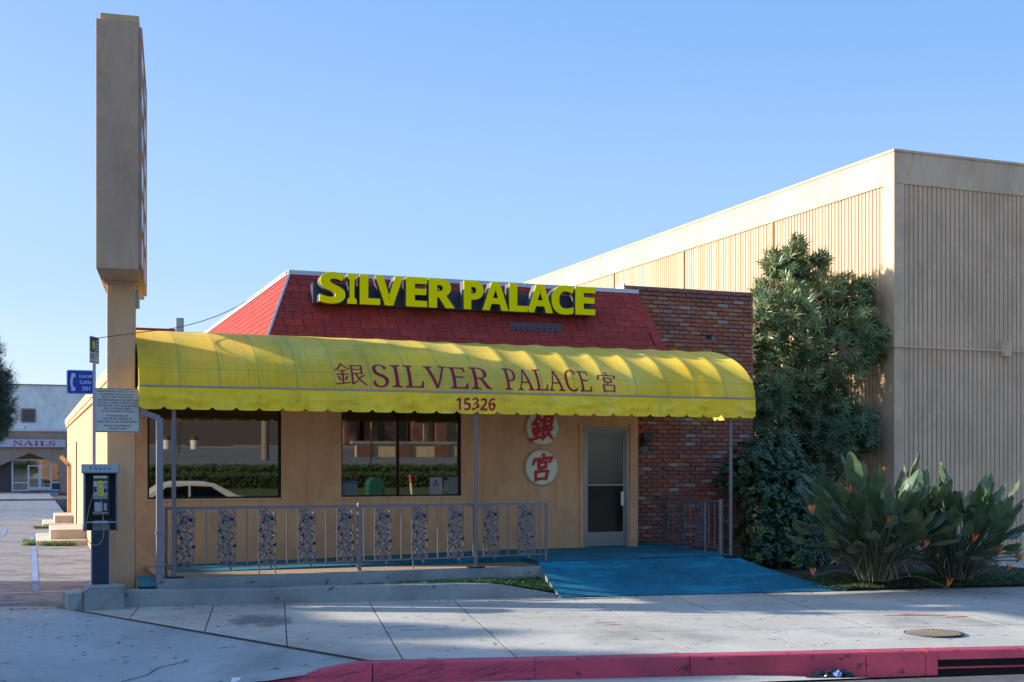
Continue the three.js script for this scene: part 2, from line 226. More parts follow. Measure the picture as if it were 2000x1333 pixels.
// kerb painted red, with its joints and the storm drain
const kerb = structGroup('kerb');
function sweep(prof, xs0, xs1, n, top = (x) => gS(x, 12.82), d0 = 12.82, caps = true) {   // prof: [ds offset, dy]
  const g = [sheet(n, prof.length - 1, (u, v) => { const x = xs0 + (xs1 - xs0) * u, p = prof[Math.round(v * (prof.length - 1))]; const dy = p[1] <= -0.2 ? -0.215 - dip(x) : p[1]; return S(x, d0 + p[0], top(x) + dy); })];
  const G = g[0].toNonIndexed(); G.computeVertexNormals();
  const out = [G];
  if (caps) for (const x of [xs0, xs1]) out.push(flat(prof.map((p) => S(x, d0 + p[0], top(x) + (p[1] <= -0.2 ? -0.215 - dip(x) : p[1])))));
  return out;
}
{
  const prof = [[0.02, -0.2], [0.0, -0.012], [-0.006, -0.004], [-0.015, 0], [-0.135, 0], [-0.15, -0.004], [-0.162, -0.016], [-0.166, -0.04], [-0.178, -0.2]];
  const cuts = [1.0, 4.42, 6.47, 7.2, 7.55];
  const scuffed = M.red.clone(); scuffed.map = ctex(1024, 512, (x, w, h) => {
    x.fillStyle = '#ececec'; x.fillRect(0, 0, w, h); let s = 5; const r = () => (s = (s * 16807) % 2147483647) / 2147483647;
    for (let i = 0; i < 260; i++) { const px = r() * w, py = h * (0.2 + 0.8 * r()); x.strokeStyle = `rgba(35,35,48,${0.05 + 0.16 * r()})`; x.lineWidth = 2 + r() * 16; x.beginPath(); x.moveTo(px, py); x.lineTo(px + 40 + r() * 190, py - (10 + r() * 70)); x.stroke(); }
    for (let i = 0; i < 60; i++) { x.fillStyle = `rgba(255,235,235,${0.2 * r()})`; x.fillRect(r() * w, r() * h, 4 + r() * 20, 2 + r() * 6); }
  });
  scuffed.map.wrapS = scuffed.map.wrapT = THREE.RepeatWrapping; scuffed.map.repeat.set(0.5, 1.5);
  part(kerb, 'kerb_stone', sweep(prof, 1.006, 2.7, 8), scuffed); part(kerb, 'kerb_stone', sweep(prof, 2.706, 4.412, 8), M.red); part(kerb, 'kerb_stone', sweep(prof, 4.424, 6.465, 10), M.red); part(kerb, 'kerb_stone', sweep(prof, 6.475, 7.19, 6), M.red); part(kerb, 'kerb_stone', sweep(prof, 7.2, 7.34, 3), M.red);
  const lid = prof.map(([a, b]) => [a, b <= -0.2 ? -0.105 : b]);
  part(kerb, 'drain_lintel', sweep(lid, 7.345, 10.6, 8), M.red);
  part(kerb, 'kerb_stone', sweep(prof, 10.605, 18, 12), M.red); part(kerb, 'kerb_stone', sweep(prof, 18.005, 30, 8), M.red);
  part(kerb, 'drain_bar', rod(S(7.3, 12.69, gS(7.3, 12.8) - 0.205), S(10.65, 12.69, gS(10.65, 12.8) - 0.205), 0.013), M.red);
  part(kerb, 'drain_pit', [flat([S(7.34, 12.85, gS(7, 12.8) - 0.1), S(10.6, 12.85, gS(10.6, 12.8) - 0.1), S(10.6, 12.85, -3.0), S(7.34, 12.85, -3.0)]), flat([S(7.34, 12.66, -2.55), S(10.6, 12.66, -2.55), S(10.6, 12.85, -2.9), S(7.34, 12.85, -2.9)])], M.black);
  // dropped end at the driveway
  part(kerb, 'kerb_stone', [sheet(14, 8, (u, v) => { const x = -0.25 + 1.245 * u, p = prof[Math.round(v * 8)], k = 1 - u, f = k * k * (3 - 2 * k), t = 0.19 * f; const y = p[1] <= -0.2 ? -0.215 : Math.max(p[1] - t, -0.214); return S(x, 12.82 + p[0] + 0.10 * f * k, gS(x, 12.82) + y); })].map((g) => { const q = g.toNonIndexed(); q.computeVertexNormals(); return q; }), scuffed);
  part(kerb, 'kerb_end', flat([S(-0.42, 12.68, gut(0) + 0.03), S(-0.25, 12.66, gut(0) + 0.035), S(-0.2, 12.9, gut(0) + 0.05), S(-0.42, 12.9, gut(0) + 0.05)]), M.white);
  for (const x of [6.47, 7.2]) part(kerb, 'paint_drip', sweep(prof.map(([a, b]) => [a - 0.003, b + 0.003]).slice(3, 8), x - 0.02, x + 0.03, 1, undefined, undefined, false), M.redBright);
}
// low concrete kerb along the back of the pavement
const k1 = (X) => 17.36 - 0.10 * X;                                  // its front face
struct('low_kerb', (() => { const n = 24, prof = [[0, -0.3], [0, 0.205], [0.008, 0.217], [0.02, 0.222], [0.16, 0.222], [0.18, 0.21], [0.185, -0.3]]; const y0 = (X) => gS(...toS(X, k1(X))) + 0.02 * noise2(8, 4)(X * 0.3, 0.2) - 0.01; const g = sheet(n, 6, (u, v) => { const X = 1.02 + 6.2 * u, p = prof[Math.round(v * 6)]; return V(X, y0(X) + p[1] * (p[1] > 0 ? 1 - 0.85 * sp(X, 6.3, 7.2) : 1), k1(X) + p[0]); }).toNonIndexed(); g.computeVertexNormals(); return [g, flat(prof.map((p) => V(1.02, y0(1.02) + p[1], k1(1.02) + p[0])))]; })(), M.conc);
{
  const lump = (x0, x1, y1, d0, d1, s) => { const g = new RoundedBoxGeometry(x1 - x0, 0.42, d1 - d0, 8, 0.045); g.translate((x0 + x1) / 2, y1 - 0.21 + 2, -(d0 + d1) / 2); const p = g.attributes.position, f = noise2(16, s); for (let i = 0; i < p.count; i++) { const a = p.getX(i), b = p.getY(i), c = p.getZ(i); p.setXYZ(i, a + 0.10 * (f(b * 0.5, c * 0.5) - 0.5) + 0.05 * (f(b * 1.7, c * 1.7) - 0.5), b + 0.10 * (f(a * 0.4, c * 0.4) - 0.5) + 0.03 * (f(a * 1.5, c * 1.5) - 0.5), c + 0.09 * (f(a * 0.5, b * 0.5) - 0.5) + 0.04 * (f(a * 1.6, b * 1.6) - 0.5)); } const q = prep(g); q.computeVertexNormals(); return q; };
  const o = structGroup('broken_kerb_end');
  part(o, 'concrete_block', lump(0.66, 1.17, -1.655, 17.06, 17.62, 9), M.conc); part(o, 'broken_piece', lump(0.43, 0.67, -1.70, 17.10, 17.58, 13).rotateZ(0), M.conc);
}
struct('planting_strip', sheet(30, 4, (u, v) => { const X = 1.2 + 6.1 * u, d0 = k1(X) + 0.15, y0 = Math.min(-1.80, gS(...toS(X, k1(X))) + 0.20 * (1 - 0.85 * sp(X, 6.3, 7.2))), y1 = -1.78 - 0.05 * sp(X, 6.6, 7.3); return V(X, y0 + (y1 - y0) * v, d0 + (17.42 - d0) * v); }), M.soil);
struct('ramp_side', sheet(10, 1, (u, v) => { const X = 7.26 + 0.05 * u, D = 16.55 + 0.97 * u, y = gS(...toS(X, D)) + 0.01 + (-1.555 - gS(...toS(X, D))) * (u * u * 0.35 + u * 0.65); return V(X, v ? y : -2.2, D); }), M.conc);
// porch slab, ramp, landing and apron
struct('porch_slab', bx(1.60, 7.30, -2.2, -1.603, 17.40, 17.52), M.conc);
struct('porch_floor', flat([V(1.62, -1.60, 17.42), V(7.45, -1.60, 17.42), V(7.45, -1.595, 19.6), V(1.62, -1.595, 19.6)]), M.porch);
struct('ramp', (() => { const A = (X) => V(X, -1.598 + 0.085 * sp(X, 1.9, 7.4), 18.15), B = (X) => V(X, -1.596 + 0.095 * sp(X, 1.9, 7.4), 19.52); return [flat([A(1.9), A(7.46), B(7.46), B(1.9)]), flat([V(1.9, -1.6, 18.15), V(7.46, -1.6, 18.15), A(7.46), A(1.9)])]; })(), M.teal);
{
  const land = sheet(40, 22, (u, v) => { const X = 7.30 + (10.78 - 7.30) * u, D = 17.5 + 2.6 * v; const w = 0.012 * noise2(8, 3)(u, v); return V(X, -1.555 + 0.06 * v + w, D); });
  const fx = (u) => 7.30 + (10.78 - 7.30) * u;
  const ap = sheet(50, 20, (u, v) => { const X0 = 7.24 + (11.93 - 7.24) * u, D0 = (() => { const [xs] = toS(X0, 16.2); return -((xs) * sD) + backLine(xs) * cD; })(), X1 = fx(u), t = v * v * 0.35 + v * 0.65; const y0 = gS(...toS(X0, D0)) + 0.012, w = 0.014 * (noise2(8, 8)(u, v * 0.6) - 0.5); return V(X0 + (X1 - X0) * v, y0 + (-1.553 - y0) * t + w * Math.sin(Math.PI * v), D0 + (17.5 - D0) * v); });
  struct('carpeted_ramp', [land, ap, flat([V(7.30, -1.555, 17.5), V(7.30, -1.49, 20.1), V(7.30, -1.8, 20.1), V(7.30, -1.8, 17.5)]), flat([V(10.78, -1.555, 17.5), V(10.78, -1.49, 20.1), V(10.78, -2.1, 20.1), V(10.78, -2.1, 17.5)])], M.teal);
}
// planting bed and the paved apron of the big building
{
  const f = noise2(16, 31), bedY = (X, D) => { const [xs, ds] = toS(X, D); const e = (X - 10.78) * (16.05 - 17.5) - (D - 17.5) * (11.93 - 10.78); return gS(xs, ds) + 0.015 - 0.35 * sp(e, -0.10, 0.06) + 0.07 * sp(ds - backLine(xs), 0, 0.8) + 0.05 * f(X * 0.2, D * 0.2); };
  struct('planting_bed', sheet(60, 40, (u, v) => { const X = 10.7 + 6 * u, [xs] = toS(X, 16), D0 = -xs * sD + backLine(xs) * cD + 0.02, D = D0 + (22.5 - D0) * v; return V(X, bedY(X, D), D); }), M.soil);
  struct('building_apron', flat([V(16.2, -2.03, 15.3), V(60, -2.2, 12), V(60, -1.9, 22), V(15.6, -1.93, 22), V(15.9, -1.95, 18.2)]), M.concWalk);
}

// ---------------------------------------------------------------- restaurant
const rest = thing('restaurant', 'tan stucco restaurant with red shingle mansard and dark glass windows', 'restaurant', V(1.3, -2, 19.5));
{
  const hole = (x0, x1, y0, y1, r = 0.02) => { const h = new THREE.Path(); h.moveTo(x0 + r, y0); h.lineTo(x1 - r, y0); h.quadraticCurveTo(x1, y0, x1, y0 + r); h.lineTo(x1, y1); h.lineTo(x0, y1); h.lineTo(x0, y0 + r); h.quadraticCurveTo(x0, y0, x0 + r, y0); return h; };
  const s = poly([[1.3, -0.2], [10.03, -0.2], [10.03, 3.55], [1.3, 3.55]]);
  s.holes.push(hole(1.64, 3.72, 1.405, 2.98), hole(4.66, 6.745, 1.41, 2.98), hole(8.97, 9.875, 0.40, 2.63, 0.001));
  const fw = new THREE.ExtrudeGeometry(s, { depth: 0.22, bevelEnabled: true, bevelSize: -0.018, bevelOffset: 0.018, bevelThickness: 0.018, bevelSegments: 3 }); fw.translate(0, 0, -19.74 + 0.0);
  part(rest, 'front_wall', fw, M.tan);
  part(rest, 'side_wall', bx(1.302, 1.55, -2.4, 1.548, 19.74, 50), M.tan);
  part(rest, 'rear_wall', bx(1.3, 12.75, -2.4, 1.548, 50, 50.25), M.tan);
  part(rest, 'end_wall', [bx(12.5, 12.75, -2.2, 1.4, 20.36, 50), bx(9.8, 10.025, -2.2, 1.55, 19.745, 20.05)], M.tan);
  part(rest, 'flat_roof', bx(1.56, 12.49, 1.15, 1.35, 19.75, 49.9), M.dark);
  part(rest, 'wall_coping', [bx(1.22, 1.58, 1.40, 1.62, 19.42, 50.3, 0.02), bx(1.25, 1.3, 1.30, 1.40, 19.5, 50.3)], M.tanTrim);
  const room = part(rest, 'interior', [bx(1.6, 9.9, -1.7, -1.62, 19.8, 22), bx(1.6, 9.9, -1.7, 1.1, 22, 22.1)], M.dark);
  for (const [x0, x1] of [[1.64, 3.72], [4.66, 6.745]]) {
    const w = part(rest, 'window', [bx(x0 + 0.018, x0 + 0.05, -0.575, 0.962, 19.565, 19.62), bx(x1 - 0.05, x1 - 0.018, -0.575, 0.962, 19.565, 19.62), bx(x0 + 0.05, x1 - 0.05, -0.575, -0.55, 19.567, 19.62), bx(x0 + 0.05, x1 - 0.05, 0.93, 0.962, 19.567, 19.62)], M.black);
    part(w, 'pane', bx(x0 + 0.045, x1 - 0.045, -0.555, 0.935, 19.585, 19.6), M.glass);
    part(w, 'sill', bx(x0 + 0.005, x1 - 0.005, -0.612, -0.577, 19.487, 19.63, 0.008), M.tanTrim);
  }
  const dr = part(rest, 'door', [bx(8.99, 9.04, -1.5, 0.61, 19.50, 19.6), bx(9.81, 9.858, -1.5, 0.61, 19.50, 19.6), bx(9.04, 9.81, 0.55, 0.61, 19.502, 19.6), bx(9.042, 9.808, -1.49, -1.24, 19.53, 19.58), bx(9.042, 9.08, -1.24, 0.548, 19.53, 19.58), bx(9.77, 9.808, -1.24, 0.548, 19.53, 19.58), bx(9.08, 9.77, 0.51, 0.548, 19.532, 19.58)], M.alu);
  part(dr, 'upper_pane', bx(9.08, 9.77, -0.40, 0.51, 19.55, 19.56), std([0.11, 0.125, 0.135], { metalness: 1, roughness: 0.16 })); part(dr, 'lower_pane', bx(9.08, 9.77, -1.24, -0.425, 19.55, 19.56), std([0.05, 0.052, 0.06], { metalness: 1, roughness: 0.12 }));
  part(dr, 'push_bar', bx(9.0, 9.85, -0.425, -0.40, 19.49, 19.55), M.alu); part(dr, 'handle', bx(9.72, 9.77, -0.78, -0.53, 19.50, 19.54, 0.015), M.white);
  for (const y of [-0.50, -0.63]) part(dr, 'lock', rod(V(9.015, y, 19.5), V(9.015, y, 19.485), 0.014), M.steel);
  part(rest, 'door_trim', [bx(8.90, 8.965, -1.5, 0.66, 19.47, 19.52), bx(9.88, 9.945, -1.5, 0.66, 19.47, 19.52)], M.tan);

  // mansard: red tab shingles laid one by one over the slope
  const Y0 = 1.80, Y1 = 3.09, D0 = 19.13, D1 = 20.0, XL0 = 3.37, XL1 = 3.94, XR0 = 10.47, XR1 = 10.28;
  const fp = (X, t, o = 0) => { const y = Y0 + (Y1 - Y0) * t, d = D0 + (D1 - D0) * t; const L = Math.hypot(Y1 - Y0, D1 - D0); return V(X, y + o * (D1 - D0) / L, d - o * (Y1 - Y0) / L); };
  const lp = (D, t, o = 0) => { const y = Y0 + (Y1 - Y0) * t, x = XL0 + (XL1 - XL0) * t, L = Math.hypot(Y1 - Y0, XL1 - XL0); return V(x - o * (Y1 - Y0) / L, y + o * (XL1 - XL0) / L, D); };
  const roof = part(rest, 'mansard_roof', [flat([fp(XL0, 0), fp(XR0, 0), fp(XR1, 1), fp(XL1, 1)]), flat([lp(31, 0), lp(D0, 0), lp(D1, 1), lp(31, 1)]), flat([fp(XR0, 0), V(XR0, Y0, 29), V(XR1, Y1, 29), fp(XR1, 1)]), flat([fp(XL1, 1), fp(XR1, 1), V(XR1, Y1, 20.5), V(XL1, Y1, 20.5)])], std([0.10, 0.02, 0.016], { roughness: 1 }));
  const L = Math.hypot(Y1 - Y0, D1 - D0), rows = 11, ex = L / rows, W = 0.31;
  const tabGeo = (w) => { const p = new THREE.Shape([[-w / 2, 0], [w / 2, 0], [w / 2, ex * 1.12], [-w / 2, ex * 1.12]].map(([a, b]) => new THREE.Vector2(a, b))); const g = extr(p, 0.006); const q = g.attributes.position; for (let i = 0; i < q.count; i++) q.setZ(i, q.getZ(i) - 0.007 * q.getY(i) / ex + 0.004); g.computeVertexNormals(); return prep(g); };
  const full = [0, 1, 2].map(() => { const g = tabGeo(W - 0.012).clone(); const u = g.attributes.uv, a = rnd(), b = rnd(); for (let i = 0; i < u.count; i++) u.setXY(i, u.getX(i) + a, u.getY(i) + b); return g; });
  const pitch = Math.atan2(D1 - D0, Y1 - Y0);
  const qF = new THREE.Quaternion().setFromEuler(new THREE.Euler(-pitch, 0, 0));
  for (let r = 0; r < rows; r++) {
    const t = r / rows, tm = (r + 0.5) / rows, xl = XL0 + (XL1 - XL0) * tm + 0.02, xr = XR0 + (XR1 - XR0) * tm - 0.13;
    for (let x = xl - (r % 2) * W / 2 - 0.04 * (r % 3); x < xr; x += W) {
      const a = Math.max(x, xl), b = Math.min(x + W, xr); if (b - a < 0.05) continue;
      const g = b - a > W - 0.005 ? full[Math.floor(rnd() * 3)] : tabGeo(b - a - 0.012), o = new THREE.Mesh(g, pick(shingleMs)); o.name = 'shingle';
      o.position.copy(fp((a + b) / 2, t, 0.004 + rr(0, 0.003)).sub(rest.position)); o.quaternion.copy(qF); o.rotation.z += rr(-0.006, 0.006);
      roof.add(o);
    }
  }
  const side = [];
  for (let r = 0; r < rows; r++) for (let d = D0 + (D1 - D0) * (r + 0.5) / rows + 0.03 - (r % 2) * 0.15; d < 30.5; d += W) { const a = Math.max(d, D0 + (D1 - D0) * (r + 0.5) / rows + 0.03), b = d + W - 0.012, t = r / rows, u = (r + 1.05) / rows; const P = [lp(a, t, 0.015), lp(b, t, 0.015), lp(b, u, 0.006), lp(a, u, 0.006)]; side.push(paint([flat([P[1], P[0], P[3], P[2]]), flat([lp(b, t, 0), lp(a, t, 0), P[0], P[1]])], pick(SH))); }
  part(roof, 'side_shingles', side, std([1, 1, 1], { vertexColors: true, map: T.grain, roughness: 0.97 })).userData.kind = 'stuff';
  for (let r = 0; r < 9; r++) { const a = fp(XR0 - 0.06 + (XR1 - XR0) * r / 9, r / 9, 0.018), b = fp(XR0 - 0.06 + (XR1 - XR0) * (r + 1.1) / 9, Math.min(1, (r + 1.1) / 9), 0.014); part(roof, 'hip_shingle', bar(a, b, 0.16, 0.012), pick(shingleMs)); }
  part(roof, 'hip_flashing', bar(fp(XL0, 0, 0.01), fp(XL1, 1, 0.01), 0.035, 0.03), M.flash);
  part(roof, 'edge_flashing', [bx(XL1 - 0.03, XR1 + 0.02, Y1 - 0.035, Y1 + 0.035, D1 - 0.05, D1 + 0.06), bx(XL1 - 0.05, XL1 + 0.05, Y1 - 0.035, Y1 + 0.033, D1 + 0.06, 31)], M.flash);
  part(rest, 'roof_vent', [...Array.from({ length: 9 }, (_, i) => bar(fp(7.62 + i * 0.105, 0.315, 0.02), fp(7.62 + i * 0.105, 0.40, 0.02), 0.085, 0.02)), bar(fp(7.56, 0.42, 0.026), fp(8.56, 0.42, 0.026), 0.05, 0.03), bar(fp(7.56, 0.37, 0.01), fp(8.56, 0.37, 0.01), 0.11, 0.012)], std([0.13, 0.07, 0.085], { roughness: 0.7 }));
  part(rest, 'rear_parapet', bx(2.2, 4.2, 1.3, 3.98, 38, 38.3), shingleMs[0]); part(rest, 'roof_flue', bx(4.0, 4.22, 3.2, 4.25, 37.4, 37.6), M.steel);

  // brick fin wall beside the door
  const X0 = 10.035, X1 = 12.76, DB = 20.06, bw = 0.218, bh = 0.062, px = 0.23, py = 0.0765, yb = -1.62, yt = 3.22;
  const wall = part(rest, 'brick_wall', bx(X0, X1, yb - 0.4, yt - 0.01, DB, DB + 0.3), M.mortar);
  const bg = [0, 1, 2, 3].map((k) => { const g = new RoundedBoxGeometry(bw, bh, 0.06, 1, 0.006), p = g.attributes.position; for (let i = 0; i < p.count; i++) p.setXYZ(i, p.getX(i) + rr(-0.002, 0.002), p.getY(i) + rr(-0.002, 0.002), p.getZ(i) + rr(-0.002, 0.002)); const q = prep(g); q.computeVertexNormals(); const u = q.attributes.uv; for (let i = 0; i < u.count; i++) u.setXY(i, u.getX(i) + k * 0.23, u.getY(i) + k * 0.37); return q; });
  let n = 0; const rest2 = [], list = [], nr = Math.floor((yt - yb) / py);
  for (let r = 0; r < nr; r++) for (let x = X0 - (r % 2) * px / 2; x < X1 - 0.03; x += px) {
    const a = Math.max(x, X0 + 0.003), b = Math.min(x + bw, X1); if (b - a < 0.05) continue;
    const y = yb + r * py + bh / 2, hid = y > 0.75 && y < 1.75;
    list.push({ a, b, y, r, hid, vis: hid ? 9 : y > 0 ? 0 : 1 + rnd() });
  }
  list.sort((p, q) => p.vis - q.vis);
  for (const k of list) {
    const top = k.r >= nr - 2 ? 0.014 : 0, ci = k.r >= nr - 2 ? 3 : (() => { const q = rnd(); if (k.y < 0.6) return q < 0.30 ? 3 : q < 0.50 ? 1 : q < 0.76 ? 4 : q < 0.83 ? 5 : q < 0.93 ? 0 : 6; return q < 0.3 ? 0 : q < 0.48 ? 1 : q < 0.62 ? 2 : q < 0.75 ? 3 : q < 0.87 ? 4 : q < 0.92 ? 5 : 6; })();
    if (k.y > 2.30 && k.y < 2.38 && k.a > 11.65 && k.a < 11.85) continue;                        // the missing brick
    const g = pick(bg), sx = (k.b - k.a) / bw, pos = V((k.a + k.b) / 2, k.y, DB - 0.006 - top + rr(-0.006, 0.006));
    if (n < 299 && !k.hid) { const o = new THREE.Mesh(g, brickMs[ci]); o.name = 'brick'; o.position.copy(pos).sub(rest.position); o.scale.x = sx; o.rotation.z = rr(-0.008, 0.008); wall.add(o); n++; }
    else rest2.push(paint(g.clone().scale(sx, 1, 1).translate(pos.x, pos.y, pos.z), BR[ci]));
  }
  part(wall, 'more_bricks', rest2, std([1, 1, 1], { vertexColors: true, map: T.brickC, bumpMap: T.grainB, bumpScale: 0.004, roughness: 0.95 })).userData.kind = 'stuff';
  part(wall, 'vent_hole', bx(11.67, 11.87, 2.29, 2.375, DB - 0.012, DB + 0.02), M.black);
  part(wall, 'corner_flashing', bx(10.03, 10.07, 2.95, 3.24, DB - 0.02, DB + 0.32), M.flash);
}
// wall lamp and downspout
{
  const l = thing('wall_lamp', 'dark swivel flood lamp on the brick wall beside the door', 'lamp', V(10.45, 0.45, 20.0));
  part(l, 'junction_box', bx(10.38, 10.58, 0.36, 0.52, 19.93, 20.04, 0.02), M.dark); part(l, 'arm', rod(V(10.46, 0.40, 19.95), V(10.36, 0.30, 19.84), 0.018), M.dark);
  part(l, 'lamp_head', rod(V(10.40, 0.36, 19.92), V(10.30, 0.22, 19.72), 0.05, 0.085, 16), M.dark); part(l, 'lens', rod(V(10.302, 0.224, 19.726), V(10.298, 0.216, 19.713), 0.075, 0.075, 16), M.steel);
  const d = thing('downspout', 'grey rainwater downspout at the left end of the railing', 'downspout', V(1.645, -1.64, 17.45));
  part(d, 'pipe', bx(1.60, 1.69, -1.60, 0.60, 17.42, 17.50, 0.008), M.down); part(d, 'elbow', bar(V(1.645, 0.59, 17.46), V(1.40, 0.68, 17.47), 0.075, 0.085), M.down); part(d, 'elbow', bar(V(1.645, -1.55, 17.46), V(1.67, -1.66, 17.40), 0.086, 0.078), M.down);
  for (const y of [-0.98, -1.42]) part(d, 'strap', bx(1.585, 1.73, y - 0.012, y + 0.012, 17.41, 17.51), M.down);
  const u = thing('utility_box', 'small teal lidded box on the ground beside the sign pole', 'utility box', V(1.45, -1.85, 17.5));
  part(u, 'box_body', bx(1.37, 1.58, -1.95, -1.70, 17.38, 17.62), M.black); part(u, 'box_lid', bar(V(1.475, -1.70, 17.36), V(1.475, -1.585, 17.62), 0.22, 0.02), std([0.03, 0.17, 0.20], { roughness: 0.7 }));
}
// round character signs on the wall
function disc(cx, cy, ch, label) {
  const o = thing('round_sign', label, 'sign', V(cx, cy, 19.49), 0, 'round character signs on the facade');
  const g = new THREE.CylinderGeometry(0.305, 0.305, 0.035, 48); g.rotateX(Math.PI / 2); g.translate(cx, cy + 2, -19.47); part(o, 'disc', g, std([0.84, 0.80, 0.60], { map: T.stucco, roughness: 0.6 }));
  const r = new THREE.TorusGeometry(0.303, 0.012, 8, 48); r.translate(cx, cy + 2, -19.45); part(o, 'rim', r, std([0.5, 0.47, 0.32], { roughness: 0.6 }));
  const gs = [];
  for (const s of ch) for (let i = 0; i + 1 < s.length; i++) { const P = ([a, b]) => [cx + (a - 50) / 100 * 0.42 + (50 - b) * 0.0006, cy + 2 + (50 - b) / 100 * 0.46 + (a - 50) * 0.0004], a = P(s[i]), b = P(s[i + 1]), l = Math.hypot(b[0] - a[0], b[1] - a[1]), nx = -(b[1] - a[1]) / l, ny = (b[0] - a[0]) / l, w0 = 0.026, w1 = i + 2 === s.length ? 0.017 : 0.023, ex = 0.012, dx = (b[0] - a[0]) / l * ex, dy = (b[1] - a[1]) / l * ex; const e = extr(poly([[a[0] - dx + nx * w0, a[1] - dy + ny * w0], [a[0] - dx - nx * w0, a[1] - dy - ny * w0], [b[0] + dx - nx * w1, b[1] + dy - ny * w1], [b[0] + dx * 1.6, b[1] + dy * 1.6], [b[0] + dx + nx * w1, b[1] + dy + ny * w1]]), 0.012 + 0.001 * gs.length % 0.006, 0.003); e.translate(0, 0, -19.452); gs.push(e); }
  part(o, 'character', gs, std([0.50, 0.018, 0.02], { roughness: 0.5 }));
}
disc(8.19, 0.585, YIN, 'upper round cream sign, half behind the awning edge, with red character');
disc(8.175, -0.10, GONG, 'lower round cream sign with raised red character, fully in view');

// ---------------------------------------------------------------- roof letters
const fontB = await new FontLoader().loadAsync('fonts/droid/droid_sans_bold.typeface.json');
function glyph(ch, x0, x1, h, depth, fat) {                        // a letter fitted between x0 and x1
  const sh = fontB.generateShapes(ch, 1), g = new THREE.ExtrudeGeometry(sh, { depth, bevelEnabled: true, bevelThickness: 0.004, bevelSize: 0.004, bevelOffset: fat, bevelSegments: 1, curveSegments: 8 });
  g.computeBoundingBox(); const b = g.boundingBox; g.translate(-b.min.x, -b.min.y, 0); g.scale((x1 - x0) / (b.max.x - b.min.x), h / (b.max.y - b.min.y), 1); return g.translate(x0, 0, 0);
}
{
  const o = thing('roof_sign', 'large yellow channel letters SILVER PALACE standing on the red mansard', 'sign', V(4.3, 2.5, 19.3));
  part(o, 'raceway', bx(4.22, 9.16, 2.545, 2.875, 19.535, 19.72), M.navy);
  const ex = [[4.28, 4.70], [4.73, 4.885], [4.935, 5.275], [5.19, 5.66], [5.71, 6.07], [6.10, 6.55], [6.71, 7.06], [7.04, 7.51], [7.52, 7.875], [7.85, 8.325], [8.30, 8.735], [8.745, 9.125]];
  [...'SILVERPALACE'].forEach((c, i) => { const round = c === 'S' || c === 'C', y = 2.535 - (round ? 0.012 : 0) + 0.006, h = 0.475 + (round ? 0.024 : 0);
    const l = part(o, 'letter', glyph(c, ex[i][0] + 0.004, ex[i][1] - 0.004, h, 0.20, 0.020).translate(0, y + 2, -19.53), M.retn); part(l, 'letter_face', glyph(c, ex[i][0], ex[i][1], h + 0.008, 0.008, 0.020).translate(0, y + 1.996, -19.326), M.letter); });
}

